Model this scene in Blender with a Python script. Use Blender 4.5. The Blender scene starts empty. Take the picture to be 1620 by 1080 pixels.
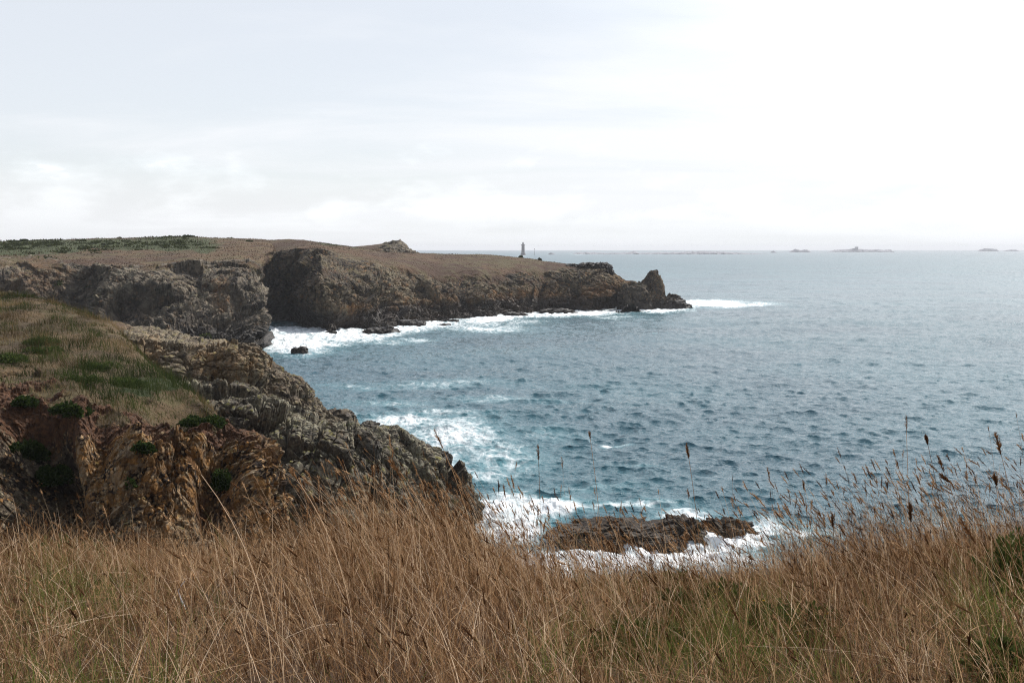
import bpy, math, random
import numpy as np
from math import radians as R

# ---------------------------------------------------------------- camera, world, sun, exposure
S = bpy.context.scene
COL = S.collection
F, HX, HY, H = 1575.0, 810.0, 393.0, 20.0      # focal length in photo pixels, principal point, eye height (m)
cam = bpy.data.cameras.new('camera'); camo = bpy.data.objects.new('camera', cam); COL.objects.link(camo)
cam.lens = 36.0 * F / 1620.0; cam.sensor_width = 36.0
cam.shift_y = -(540 - HY) / 1620.0
cam.clip_start = 0.05; cam.clip_end = 40000
camo.location = (0, 0, H); camo.rotation_euler = (R(90), 0, 0)
S.camera = camo

SUN_AZ, SUN_EL = R(46), R(45)
SD = np.array([math.sin(SUN_AZ) * math.cos(SUN_EL), math.cos(SUN_AZ) * math.cos(SUN_EL), math.sin(SUN_EL)])
sun = bpy.data.lights.new('sun', 'SUN'); suno = bpy.data.objects.new('sun', sun); COL.objects.link(suno)
sun.energy = 4.8; sun.angle = R(0.6); sun.color = (1.0, 0.95, 0.88)
suno.rotation_euler = (R(90) - SUN_EL, 0, math.pi - SUN_AZ)

S.view_settings.view_transform = 'Standard'; S.view_settings.look = 'None'
S.view_settings.exposure = 0.25; S.view_settings.gamma = 1.0
S.render.engine = 'CYCLES'; DENOISE = True
cy = S.cycles
cy.max_bounces = 6; cy.diffuse_bounces = 2; cy.glossy_bounces = 2; cy.transmission_bounces = 2
cy.volume_bounces = 0; cy.transparent_max_bounces = 4
cy.sample_clamp_indirect = 4.0; cy.sample_clamp_direct = 3.0
cy.use_denoising = DENOISE; cy.denoising_prefilter = 'NONE'; cy.filter_width = 1.15; cy.caustics_reflective = False; cy.caustics_refractive = False


class NT:
    """small helper for writing node trees"""
    def __init__(self, tree):
        self.t = tree; self.t.nodes.clear()
    def n(self, typ, **kw):
        nd = self.t.nodes.new(typ)
        for k, v in kw.items(): setattr(nd, k, v)
        return nd
    def put(self, sock, v):
        if isinstance(v, bpy.types.NodeSocket): self.t.links.new(v, sock)
        elif v is not None:
            if hasattr(sock.default_value, '__len__') and not hasattr(v, '__len__'): v = (v,) * len(sock.default_value)
            if hasattr(v, '__len__') and len(sock.default_value) == 4 and len(v) == 3: v = (*v, 1.0)
            sock.default_value = v
    def m(self, op, a, b=None, c=None, clamp=False):
        nd = self.n('ShaderNodeMath', operation=op, use_clamp=clamp)
        self.put(nd.inputs[0], a); self.put(nd.inputs[1], b); self.put(nd.inputs[2], c)
        return nd.outputs[0]
    def vm(self, op, a, b=None):
        nd = self.n('ShaderNodeVectorMath', operation=op)
        self.put(nd.inputs[0], a); self.put(nd.inputs[1], b)
        return nd.outputs['Value'] if op in ('DOT_PRODUCT', 'LENGTH') else nd.outputs[0]
    def mix(self, f, a, b, blend='MIX'):
        nd = self.n('ShaderNodeMix', data_type='RGBA', blend_type=blend)
        self.put(nd.inputs[0], f); self.put(nd.inputs[6], a); self.put(nd.inputs[7], b)
        return nd.outputs[2]
    def mr(self, v, a, b, c=0.0, d=1.0, smooth=True):
        nd = self.n('ShaderNodeMapRange', interpolation_type='SMOOTHSTEP' if smooth else 'LINEAR')
        for i, x in enumerate((v, a, b, c, d)): self.put(nd.inputs[i], x)
        return nd.outputs[0]
    def noise(self, vec, scale, detail=3.0, rough=0.55, dist=0.0):
        nd = self.n('ShaderNodeTexNoise')
        self.put(nd.inputs['Vector'], vec); self.put(nd.inputs['Scale'], scale); self.put(nd.inputs['Detail'], detail)
        self.put(nd.inputs['Roughness'], rough); self.put(nd.inputs['Distortion'], dist)
        return nd.outputs[0]
    def vor(self, vec, scale, feature='DISTANCE_TO_EDGE'):
        nd = self.n('ShaderNodeTexVoronoi', feature=feature)
        self.put(nd.inputs['Vector'], vec); self.put(nd.inputs['Scale'], scale)
        return nd.outputs['Distance']
    def attr(self, name):
        return self.n('ShaderNodeAttribute', attribute_name=name).outputs['Fac']
    def comb(self, x, y, z):
        nd = self.n('ShaderNodeCombineXYZ')
        for i, v in enumerate((x, y, z)): self.put(nd.inputs[i], v)
        return nd.outputs[0]
    def sep(self, v):
        nd = self.n('ShaderNodeSeparateXYZ'); self.put(nd.inputs[0], v); return nd.outputs
    def mapping(self, v, scale=(1, 1, 1), rot=(0, 0, 0), loc=(0, 0, 0)):
        nd = self.n('ShaderNodeMapping'); self.put(nd.inputs['Vector'], v)
        nd.inputs['Scale'].default_value = scale; nd.inputs['Rotation'].default_value = rot; nd.inputs['Location'].default_value = loc
        return nd.outputs[0]
    def bump(self, h, strength, dist, normal=None):
        nd = self.n('ShaderNodeBump')
        self.put(nd.inputs['Height'], h); self.put(nd.inputs['Strength'], strength); self.put(nd.inputs['Distance'], dist)
        if normal is not None: self.put(nd.inputs['Normal'], normal)
        return nd.outputs[0]


# world: sky texture under broken bright cloud
W = bpy.data.worlds.new('World'); S.world = W; W.use_nodes = True
w = NT(W.node_tree)
sky = w.n('ShaderNodeTexSky', sky_type='NISHITA', sun_disc=False)
sky.sun_elevation = SUN_EL; sky.sun_rotation = SUN_AZ; sky.air_density = 1.0; sky.dust_density = 0.4
dr = w.n('ShaderNodeTexCoord').outputs['Generated']
dx, dy, dz = w.sep(dr)
zz = w.m('ADD', w.m('MAXIMUM', dz, 0.0), 0.09)
cp = w.comb(w.m('DIVIDE', dx, zz), w.m('DIVIDE', dy, zz), 0.0)
n1 = w.noise(w.mapping(cp, (0.55, 1.0, 1.0), (0, 0, 0.25)), 0.8, 7, 0.55, 0.4)
n2 = w.noise(w.mapping(cp, (0.6, 1.1, 1.0), (0, 0, -0.2), (3, 1, 0)), 0.33, 5, 0.5, 0.2)
sunp = w.m('MAXIMUM', w.vm('DOT_PRODUCT', dr, tuple(SD)), 0.0)
glow = w.mr(sunp, 0.62, 1.0)
cover = w.m('ADD', w.m('ADD', w.m('MULTIPLY', n1, 0.6), w.m('MULTIPLY', n2, 0.5)), w.m('MULTIPLY', w.m('ADD', dx, 0.0), 0.32))
thick = w.mr(cover, 0.42, 0.66)
# heaped cloud low over the horizon
hz = w.comb(w.m('MULTIPLY', w.m('ARCTAN2', dx, dy), 5.0), w.m('MULTIPLY', dz, 13.0), 2.0)
n3 = w.noise(hz, 2.6, 6, 0.55, 0.15)
heap = w.m('MULTIPLY', w.mr(w.m('ADD', w.m('SUBTRACT', n3, w.m('MULTIPLY', dz, 3.0)), 0.14), 0.40, 0.66), w.mr(dz, 0.0, 0.05))
veil = w.m('MAXIMUM', w.m('ADD', w.m('MULTIPLY', thick, 0.24), 0.74), w.m('MULTIPLY', heap, 0.95))
veil = w.m('MAXIMUM', veil, w.mr(dz, 0.02, 0.20, 0.95, 0.0))
high = w.mr(dz, 0.42, 0.85)
veil = w.m('MULTIPLY', veil, w.m('SUBTRACT', 1.0, w.m('MULTIPLY', high, 0.75)))
base = w.m('ADD', 0.80, w.m('ADD', w.m('MULTIPLY', thick, 0.06), w.m('MULTIPLY', heap, 0.13)))
base = w.m('ADD', base, w.m('MULTIPLY', w.m('ADD', glow, w.m('MULTIPLY', w.mr(dx, -0.1, 0.45), 0.10)), 0.42))
base = w.m('MULTIPLY', base, w.mr(dz, 0.0, 0.16, 0.94, 1.0))
base = w.m('MULTIPLY', base, w.mr(dz, 0.22, 0.5, 1.0, 1.9))
base = w.m('MULTIPLY', base, w.mr(dy, -0.6, 0.5, 0.45, 1.0))
SKY_K = 0.10
ccol = w.vm('MULTIPLY', w.comb(base, base, base), (0.98 / SKY_K, 1.0 / SKY_K, 1.035 / SKY_K))
skc = w.mix(veil, w.vm('MINIMUM', sky.outputs[0], (6.7, 7.8, 8.6)), ccol)
bg = w.n('ShaderNodeBackground'); w.put(bg.inputs[0], skc); bg.inputs[1].default_value = SKY_K
w.t.links.new(bg.outputs[0], w.n('ShaderNodeOutputWorld').inputs[0])

# ---------------------------------------------------------------- numeric helpers
rng = np.random.default_rng(7)
def P(px, py, D):
    return np.array([(px - HX) / F * D, D, H + (HY - py) / F * D])
def proj(p):
    return HX + F * p[..., 0] / p[..., 1], HY + F * (H - p[..., 2]) / p[..., 1]
def sst(x, a, b):
    t = np.clip((x - a) / (b - a), 0, 1); return t * t * (3 - 2 * t)
def _h(ix, iy, iz, seed):
    h = (ix.astype(np.int64) * 374761393 + iy.astype(np.int64) * 668265263 + iz.astype(np.int64) * 2147483647 + seed * 1274126177) & 0xffffffff
    h = ((h ^ (h >> 13)) * 1274126177) & 0xffffffff
    h = ((h ^ (h >> 16)) * 2246822519) & 0xffffffff
    return (h ^ (h >> 15))
def _f(h): return ((h & 0xffffff) / 16777216.0).astype(np.float32)
def perlin(p, seed=0):
    i = np.floor(p).astype(np.int64); f = (p - i).astype(np.float32)
    u = f * f * f * (f * (f * 6 - 15) + 10)
    out = 0
    for a in (0, 1):
        for b in (0, 1):
            for c in (0, 1):
                h = _h(i[:, 0] + a, i[:, 1] + b, i[:, 2] + c, seed)
                gx = ((h & 1023) / 511.5 - 1); gy = (((h >> 10) & 1023) / 511.5 - 1); gz = (((h >> 20) & 1023) / 511.5 - 1)
                d = gx * (f[:, 0] - a) + gy * (f[:, 1] - b) + gz * (f[:, 2] - c)
                wt = (u[:, 0] if a else 1 - u[:, 0]) * (u[:, 1] if b else 1 - u[:, 1]) * (u[:, 2] if c else 1 - u[:, 2])
                out = out + wt * d
    return out.astype(np.float32)
def fbm(p, sc, octv=4, seed=0, gain=0.5, ridge=False):
    out = 0; a = 1.0; s = sc; tot = 0
    for o in range(octv):
        n = perlin(p * s + o * 17.3, seed + o)
        if ridge: n = 1 - 2.4 * np.abs(n)
        out = out + a * n; tot += a; a *= gain; s *= 2.03
    return out / (tot if ridge else 1.0)
def worley(p, seed):
    c = np.floor(p - 0.5).astype(np.int64)
    d1 = np.full(len(p), 9e9); d2 = d1.copy(); hh = np.zeros(len(p), np.int64); de = np.zeros((len(p), 3))
    for a in (0, 1):
        for b in (0, 1):
            for e in (0, 1):
                ix, iy, iz = c[:, 0] + a, c[:, 1] + b, c[:, 2] + e
                h = _h(ix, iy, iz, seed)
                pt = np.stack([ix + 0.5 + ((h & 1023) / 1023.0 - .5) * .85, iy + 0.5 + (((h >> 10) & 1023) / 1023.0 - .5) * .85,
                               iz + 0.5 + (((h >> 20) & 1023) / 1023.0 - .5) * .85], 1)
                dd = p - pt; d = (dd * dd).sum(1)
                m = d < d1
                d2 = np.where(m, d1, np.minimum(d2, d)); d1 = np.where(m, d, d1)
                hh = np.where(m, h, hh); de = np.where(m[:, None], dd, de)
    g = _h(hh, hh >> 7, hh >> 3, seed + 5)
    rv = np.stack([(g & 1023) / 511.5 - 1, ((g >> 10) & 1023) / 511.5 - 1, ((g >> 20) & 1023) / 511.5 - 1], 1)
    rs = ((hh >> 4) & 0xffff) / 65535.0
    return rv, rs, de, np.sqrt(d2) - np.sqrt(d1)
def rotm(ax, ay, az):
    cx, sx, c2, s2, cz, sz = math.cos(ax), math.sin(ax), math.cos(ay), math.sin(ay), math.cos(az), math.sin(az)
    return (np.array([[cz, -sz, 0], [sz, cz, 0], [0, 0, 1]]) @ np.array([[c2, 0, s2], [0, 1, 0], [-s2, 0, c2]]) @ np.array([[1, 0, 0], [0, cx, -sx], [0, sx, cx]]))
def blocks(p, cell, seed, rot=(0, 0, 0), tilt=0.8, groove=0.14, warp=0.18):
    """jointed-rock displacement in units of the cell size: offset and tilted facets with open joints"""
    cell = np.array(cell, float)
    q = p @ rotm(*rot).T / cell
    q = q + warp * np.stack([perlin(q * 1.3 + 5, seed + 31), perlin(q * 1.3 + 9, seed + 32), perlin(q * 1.3 + 13, seed + 33)], 1)
    rv, rs, de, ed = worley(q, seed)
    return (rs - 0.5) + tilt * (rv * de).sum(1) - groove * np.exp(-ed * 20.0)

def joints(p, dirs, sp, seed, warp=0.25, wsc=0.25, groove=0.5, sharp=14.0, tilt=0.35):
    """parallelepiped blocks cut by joint sets (unit normals dirs, spacings sp): random offset and slight tilt per block, open joints"""
    wv = [perlin(p * wsc + 7.7 * i, seed + i) + 0.4 * perlin(p * wsc * 3.1 + 3.3 * i, seed + 10 + i) for i in range(3)]
    t = [p @ (np.array(d, float) / np.linalg.norm(d)) / s + warp * wv[i] * 2.0 for i, (d, s) in enumerate(zip(dirs, sp))]
    # break the joints of one set at the blocks of another
    t[1] = t[1] + _f(_h(np.floor(t[0]), np.zeros(len(p)), np.zeros(len(p)), seed + 20)) * 0.9
    t[2] = t[2] + _f(_h(np.floor(t[0]), np.floor(t[1]), np.zeros(len(p)), seed + 21)) * 0.9
    i = [np.floor(x) for x in t]; fr = [x - j for x, j in zip(t, i)]
    h = _h(i[0], i[1], i[2], seed + 22); off = _f(h) - 0.5
    a = _f(_h(h, h >> 5, h >> 9, seed + 23)) - .5; b = _f(_h(h, h >> 3, h >> 11, seed + 24)) - .5
    ed = np.minimum(np.minimum(np.minimum(fr[0], 1 - fr[0]) * sp[0], np.minimum(fr[1], 1 - fr[1]) * sp[1]), np.minimum(fr[2], 1 - fr[2]) * sp[2]) / min(sp)
    return off + tilt * 2 * (a * (fr[0] - .5) + b * (fr[1] - .5)) - groove * np.exp(-ed * sharp)

def mesh_np(name, verts, faces, mat, smooth=False, attrs=None, parent=None):
    """faces: one int array (n,k) or a list of them"""
    if not isinstance(faces, (list, tuple)): faces = [faces]
    faces = [f for f in faces if len(f)]
    me = bpy.data.meshes.new(name)
    me.vertices.add(len(verts)); me.vertices.foreach_set('co', np.ascontiguousarray(verts, np.float32).ravel())
    tot = np.concatenate([np.full(len(f), f.shape[1], np.int32) for f in faces])
    idx = np.concatenate([f.ravel() for f in faces]).astype(np.int32)
    me.loops.add(len(idx)); me.loops.foreach_set('vertex_index', idx)
    me.polygons.add(len(tot))
    me.polygons.foreach_set('loop_start', np.concatenate([[0], np.cumsum(tot)[:-1]]).astype(np.int32))
    me.polygons.foreach_set('use_smooth', np.full(len(tot), bool(smooth)))
    for k, v in (attrs or {}).items():
        a = me.attributes.new(k, 'FLOAT', 'POINT'); a.data.foreach_set('value', np.ascontiguousarray(v, np.float32).ravel())
    me.update(calc_edges=True)
    if mat: me.materials.append(mat)
    o = bpy.data.objects.new(name, me); COL.objects.link(o)
    if parent is not None: o.parent = parent
    return o
def grid_faces(nu, nv):
    i, j = np.meshgrid(np.arange(nu - 1), np.arange(nv - 1), indexing='ij')
    a = (i * nv + j).ravel(); return np.stack([a, a + nv, a + nv + 1, a + 1], 1)
def tag(o, label=None, cat=None, group=None, kind=None):
    if label: o['label'] = label
    if cat: o['category'] = cat
    if group: o['group'] = group
    if kind: o['kind'] = kind
    return o
def empty(name, loc=(0, 0, 0)):
    o = bpy.data.objects.new(name, None); COL.objects.link(o); o.location = loc; return o
def herm(cp, xs, x):
    xs = np.asarray(xs, float); n = len(xs)
    m = np.zeros_like(cp)
    d = (cp[1:] - cp[:-1]) / (xs[1:] - xs[:-1]).reshape(-1, *([1] * (cp.ndim - 1)))
    m[1:-1] = 0.5 * (d[1:] + d[:-1]); m[0] = d[0]; m[-1] = d[-1]
    m *= 0.75
    k = np.clip(np.searchsorted(xs, x, side='right') - 1, 0, n - 2)
    h = xs[k + 1] - xs[k]; t = (x - xs[k]) / h
    sh = (-1, *([1] * (cp.ndim - 1))); h = h.reshape(sh); t = t.reshape(sh)
    return (2 * t**3 - 3 * t**2 + 1) * cp[k] + (t**3 - 2 * t**2 + t) * h * m[k] + (-2 * t**3 + 3 * t**2) * cp[k + 1] + (t**3 - t**2) * h * m[k + 1]
def loft(cols, nu, segs):
    """cols: [(px, [(py, D), ...])]; returns (nu, nv, 3) points and the level of each row"""
    xs = [c[0] for c in cols]
    cp = np.array([[P(c[2][i] if len(c) > 2 else c[0], py, D) for i, (py, D) in enumerate(c[1])] for c in cols])
    u = np.linspace(xs[0], xs[-1], nu)
    g = herm(cp, xs, u)
    lv = np.concatenate([np.linspace(k, k + 1, n, endpoint=False) for k, n in enumerate(segs)] + [[len(segs)]])
    g = np.swapaxes(herm(np.swapaxes(g, 0, 1).copy(), np.arange(len(segs) + 1), lv), 0, 1)
    return g, u, lv
def gnormals(g):
    du = np.gradient(g, axis=0); dv = np.gradient(g, axis=1)
    n = np.cross(du, dv); return n / (np.linalg.norm(n, axis=2, keepdims=True) + 1e-9)
def terrain(name, g, mat, attrs, smooth=False):
    nu, nv = g.shape[:2]
    return mesh_np(name, g.reshape(-1, 3), grid_faces(nu, nv), mat, smooth, {k: v.reshape(-1) for k, v in attrs.items()})

# ---------------------------------------------------------------- materials
def new_mat(name):
    m = bpy.data.materials.new(name); m.use_nodes = True
    t = NT(m.node_tree); out = t.n('ShaderNodeOutputMaterial'); return m, t, out
def principled(t, out, col, rough=0.9, normal=None, spec=0.25):
    b = t.n('ShaderNodeBsdfPrincipled')
    t.put(b.inputs['Base Color'], col); t.put(b.inputs['Roughness'], rough); b.inputs['Specular IOR Level'].default_value = spec
    if normal is not None: t.put(b.inputs['Normal'], normal)
    t.t.links.new(b.outputs[0], out.inputs[0]); return b

def rock_mat(name, k=1.0, grey=(0.20, 0.175, 0.145), tan=(0.27, 0.165, 0.085), dark=(0.055, 0.045, 0.04), lichen=(0.36, 0.345, 0.27),
             moss=(0.17, 0.15, 0.03), veg=(0.115, 0.066, 0.036), veg2=(0.19, 0.125, 0.06), green=(0.05, 0.06, 0.018),
             lich_amt=0.5, orange_bias=0.0, wet_z=2.2, rubble=0.25):
    """k: size of the pattern (bigger = coarser). Attributes veg, green, soil, orange (0..1) lay out what grows where."""
    m, t, out = new_mat(name)
    co = t.n('ShaderNodeTexCoord').outputs['Object']
    geo = t.n('ShaderNodeNewGeometry'); nz = t.sep(geo.outputs['Normal'])[2]
    z = t.sep(co)[2]
    big = t.noise(co, 0.09 / k, 4, 0.6, 0.25); mid = t.noise(co, 0.55 / k, 5, 0.65, 0.1); fine = t.noise(co, 3.2 / k, 6, 0.7)
    fib = t.noise(t.mapping(co, (1.0, 1.0, 0.7), (0.2, 0.5, 0.3)), 1.6 / k, 6, 0.72, 0.15)
    c = t.mix(t.mr(mid, 0.38, 0.66), dark, grey)
    org = t.m('ADD', t.m('ADD', t.m('MULTIPLY', t.attr('orange'), 0.75), t.m('MULTIPLY', t.m('SUBTRACT', big, 0.5), 1.2)), orange_bias)
    org = t.mr(t.m('ADD', org, t.m('MULTIPLY', t.m('SUBTRACT', fib, 0.5), 0.7)), 0.12, 0.42)
    c = t.mix(org, c, t.mix(t.mr(fib, 0.35, 0.65), tuple(x * 0.55 for x in tan), tan))
    c = t.mix(t.mr(fine, 0.30, 0.72, 0.75, 0.0), c, t.mix(0.5, c, dark))
    vcell = t.n('ShaderNodeTexVoronoi', distance='CHEBYCHEV'); t.put(vcell.inputs['Vector'], t.vm('ADD', t.mapping(co, (1, 1, 1.2), (0.2, 0.5, 0.4)), t.vm('MULTIPLY', t.n('ShaderNodeTexNoise').outputs['Color'], (0.4, 0.4, 0.4)))); vcell.inputs['Scale'].default_value = 1.5 / k
    tone = t.sep(vcell.outputs['Color'])
    c = t.mix(t.mr(tone[0], 0.45, 1.0, 0.0, 0.5), c, tuple(min(1, x * 1.7) for x in grey)); c = t.mix(t.mr(tone[1], 0.5, 1.0, 0.0, 0.6), c, dark)
    c = t.mix(t.mr(big, 0.36, 0.62, 0.62, 0.0), c, t.mix(0.62, c, dark))
    # pale crust and yellow-green lichen on faces open to the sky
    lf = t.m('MULTIPLY', t.mr(t.m('ADD', fine, t.m('MULTIPLY', mid, 0.6)), 0.82 , 1.0), t.mr(t.m('ADD', nz, t.m('MULTIPLY', big, 0.5)), 0.1, 0.75))
    lf = t.m('MULTIPLY', lf, t.mr(z, wet_z + 1.0, wet_z + 4.0))
    c = t.mix(t.m('MULTIPLY', lf, lich_amt), c, lichen)
    mf = t.m('MULTIPLY', t.mr(t.noise(co, 1.1 / k, 4, 0.65, 0.3), 0.52, 0.64), t.mr(nz, 0.35, 0.8))
    mf = t.m('MULTIPLY', mf, t.mr(z, wet_z + 1.5, wet_z + 4.5))
    c = t.mix(t.m('MULTIPLY', mf, lich_amt * 1.3, clamp=True), c, moss)
    # grain, chips and weathered stones
    spk = t.noise(t.mapping(co, (1, 1, 1.15), (0.1, 0.35, 0.2)), 4.6 / k, 8, 0.78, 0.1)
    spk2 = t.noise(t.mapping(co, (1, 1, 1), (0.4, 0.1, 0.2), (9, 4, 2)), 2.1 / k, 7, 0.72, 0.1)
    c = t.mix(t.mr(spk, 0.34, 0.47, 0.55, 0.0), c, dark)
    c = t.mix(t.mr(t.m('ADD', spk2, t.m('MULTIPLY', t.m('SUBTRACT', big, 0.5), 0.7)), 0.50, 0.68, 0.0, 0.7), c, t.mix(0.3, lichen, grey))
    stn = t.n('ShaderNodeTexVoronoi'); t.put(stn.inputs['Vector'], t.vm('ADD', co, t.vm('MULTIPLY', t.n('ShaderNodeTexNoise').outputs['Color'], (0.2, 0.2, 0.2)))); stn.inputs['Scale'].default_value = 3.6 / k
    sc = t.sep(stn.outputs['Color']); patch = t.mr(t.noise(co, 0.8 / k, 4, 0.65), 0.44, 0.58)
    c = t.mix(t.m('MULTIPLY', t.m('MULTIPLY', t.mr(sc[0], 0.45, 0.75), patch), rubble * 2.2, clamp=True), c, t.mix(sc[1], lichen, tan))
    c = t.mix(t.m('MULTIPLY', t.m('MULTIPLY', t.mr(stn.outputs['Distance'], 0.35, 0.6), patch), rubble * 2.0, clamp=True), c, dark)
    # joints filled with dirt
    vw = t.vm('ADD', t.mapping(co, (1, 1, 0.6), (0.3, 0.45, 0.2)), t.vm('MULTIPLY', t.n('ShaderNodeTexNoise').outputs['Color'], (0.3, 0.3, 0.3)))
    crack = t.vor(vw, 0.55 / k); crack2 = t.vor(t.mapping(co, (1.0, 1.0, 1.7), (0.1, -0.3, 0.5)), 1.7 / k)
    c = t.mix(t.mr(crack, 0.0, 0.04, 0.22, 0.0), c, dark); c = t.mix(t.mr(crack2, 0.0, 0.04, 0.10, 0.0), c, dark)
    # soil and plant cover
    c = t.mix(t.mr(t.m('ADD', t.attr('soil'), t.m('MULTIPLY', t.m('SUBTRACT', fine, 0.5), 0.9)), 0.35, 0.65), c,
              t.mix(t.mr(fine, 0.35, 0.7), (0.042, 0.021, 0.012), (0.125, 0.058, 0.027)))
    vc = t.mix(t.mr(t.noise(co, 0.12 / k, 5, 0.65, 0.5), 0.40, 0.62), veg, veg2)
    vc = t.mix(t.mr(fine, 0.3, 0.7, 0.6, 0.0), vc, tuple(x * 0.45 for x in veg))
    vc = t.mix(t.m('MULTIPLY', t.mr(t.m('ADD', t.m('MULTIPLY', mid, .6), t.m('MULTIPLY', big, .5)), 0.52, 0.66), 0.75), vc, (0.085, 0.070, 0.030))
    gr = t.mr(t.m('ADD', t.attr('green'), t.m('MULTIPLY', t.m('SUBTRACT', t.noise(co, 0.45 / k, 5, 0.7), 0.5), 1.6)), 0.42, 0.62)
    vc = t.mix(gr, vc, t.mix(fine, tuple(x * 0.6 for x in green), tuple(x * 1.5 for x in green)))
    vf = t.mr(t.m('ADD', t.attr('veg'), t.m('MULTIPLY', t.m('SUBTRACT', t.m('ADD', t.m('MULTIPLY', fine, 0.5), t.m('MULTIPLY', mid, 0.5)), 0.5), 2.3)), 0.40, 0.60)
    c = t.mix(vf, c, vc)
    # black tidal zone
    wet = t.mr(t.m('ADD', z, t.m('MULTIPLY', t.m('SUBTRACT', mid, 0.5), -4.0)), wet_z - 1.2, wet_z + 1.2, 1.0, 0.0)
    c = t.mix(t.m('MULTIPLY', wet, 0.85), c, (0.022, 0.018, 0.016))
    hgt = t.m('ADD', t.m('ADD', t.m('MULTIPLY', fine, 0.35), t.m('ADD', t.m('MULTIPLY', spk, 0.45), t.m('MULTIPLY', stn.outputs['Distance'], -0.5 * rubble))), t.m('ADD', t.m('MULTIPLY', fib, 0.5), t.m('MULTIPLY', t.mr(crack, 0.0, 0.05), 0.07)))
    nb = t.bump(hgt, 1.0, 0.32 * k)
    principled(t, out, c, t.mr(wet, 0, 1, 0.92, 0.45), nb)
    return m

def blade_mat(name, cols, greens, trans=0.35):
    m, t, out = new_mat(name)
    tint = t.attr('tint'); grn = t.attr('grn')
    cr = t.n('ShaderNodeValToRGB'); t.put(cr.inputs[0], tint)
    els = cr.color_ramp.elements
    while len(els) < len(cols): els.new(0.5)
    for i, cc in enumerate(cols): els[i].position = i / (len(cols) - 1); els[i].color = (*cc, 1)
    gc = t.mix(tint, greens[0], greens[1])
    c = t.mix(grn, cr.outputs[0], gc)
    d = t.n('ShaderNodeBsdfDiffuse'); t.put(d.inputs[0], c)
    tr = t.n('ShaderNodeBsdfTranslucent'); t.put(tr.inputs[0], c)
    ms = t.n('ShaderNodeMixShader'); ms.inputs[0].default_value = trans
    t.t.links.new(d.outputs[0], ms.inputs[1]); t.t.links.new(tr.outputs[0], ms.inputs[2])
    t.t.links.new(ms.outputs[0], out.inputs[0])
    return m
STRAW = [(0.06, 0.03, 0.016), (0.13, 0.068, 0.032), (0.29, 0.168, 0.086), (0.54, 0.365, 0.205), (0.80, 0.64, 0.47)]
M_GRASS = blade_mat('dry_grass', STRAW, ((0.04, 0.06, 0.013), (0.17, 0.20, 0.05)), .45)
M_SLOPE = blade_mat('slope_grass', [(0.042, 0.032, 0.014), (0.080, 0.056, 0.025), (0.145, 0.100, 0.046), (0.25, 0.185, 0.10)], ((0.016, 0.026, 0.008), (0.066, 0.082, 0.024)))
M_LEAF = blade_mat('leaf', [(0.012, 0.022, 0.008), (0.03, 0.05, 0.014), (0.07, 0.09, 0.025), (0.10, 0.12, 0.04)], ((0.02, 0.03, 0.01), (0.06, 0.08, 0.02)), 0.25)
M_SEED = blade_mat('seed_head', [(0.05, 0.024, 0.012), (0.14, 0.07, 0.034), (0.28, 0.16, 0.08), (0.46, 0.30, 0.17)], ((0.05, 0.05, 0.02), (0.1, 0.1, 0.04)), 0.2)

m, t, out = new_mat('gorse_flower'); principled(t, out, (0.62, 0.36, 0.02), 0.7); M_FLOWER = m
m, t, out = new_mat('bleached_wood')
co = t.n('ShaderNodeTexCoord').outputs['Object']
principled(t, out, t.mix(t.noise(t.mapping(co, (60, 60, 8)), 1.0, 4), (0.28, 0.27, 0.27), (0.62, 0.60, 0.60)), 0.8); M_WOOD = m
m, t, out = new_mat('clifftop_soil')
co = t.n('ShaderNodeTexCoord').outputs['Object']
principled(t, out, t.mix(t.noise(co, 6, 6, 0.7), (0.03, 0.016, 0.009), (0.10, 0.058, 0.03)), 0.95, t.bump(t.noise(co, 25, 5, 0.7), 0.8, 0.05)); M_SOIL = m

def flat_mat(name, a, b, sc, rough=0.9):
    m, t, out = new_mat(name)
    co = t.n('ShaderNodeTexCoord').outputs['Object']; n = t.noise(co, sc, 5, 0.65)
    principled(t, out, t.mix(t.mr(n, 0.3, 0.7), a, b), rough, t.bump(n, 0.5, 0.3 / sc)); return m
M_ISLE = flat_mat('hazed_island_rock', (0.20, 0.20, 0.225), (0.28, 0.28, 0.31), 0.06)  # pale blue-grey puts part of the distance haze into the colour
M_GRANITE = flat_mat('granite', (0.075, 0.065, 0.07), (0.125, 0.11, 0.115), 0.6)
M_GRANITE_D = flat_mat('dark_granite', (0.07, 0.065, 0.07), (0.12, 0.11, 0.115), 0.6)
M_IRON = flat_mat('painted_iron', (0.05, 0.05, 0.055), (0.08, 0.08, 0.085), 1.0, 0.5)
m, t, out = new_mat('lantern_glass'); principled(t, out, (0.10, 0.12, 0.14), 0.08, None, 0.5); M_LGLASS = m

# sea water with foam
m, t, out = new_mat('sea_water'); M_SEA = m
co = t.n('ShaderNodeTexCoord').outputs['Object']
fo = t.attr('foam'); far = t.attr('far')
fl1 = t.noise(t.mapping(co, (1.0, 0.55, 1.0), (0, 0, 0.15)), 0.33, 8, 0.62, 1.1)
fl2 = t.noise(t.mapping(co, (1.0, 0.6, 1.0), (0, 0, -0.1), (7, 3, 0)), 1.3, 6, 0.6, 0.6)
lace = t.m('SUBTRACT', 1.0, t.m('MULTIPLY', t.m('ABSOLUTE', t.m('SUBTRACT', fl1, 0.5)), 4.2))
pat = t.m('ADD', t.m('MULTIPLY', lace, 0.55), t.m('MULTIPLY', fl2, 0.45))
fv = t.m('ADD', fo, t.m('MULTIPLY', t.m('SUBTRACT', pat, 0.55), 0.85))
ff = t.m('MULTIPLY', t.mr(fv, 0.46, 1.02), t.mr(fo, 0.02, 0.2))
wv = t.mapping(co, (0.75, 1.0, 1.0), (0, 0, 0.35))
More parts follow.
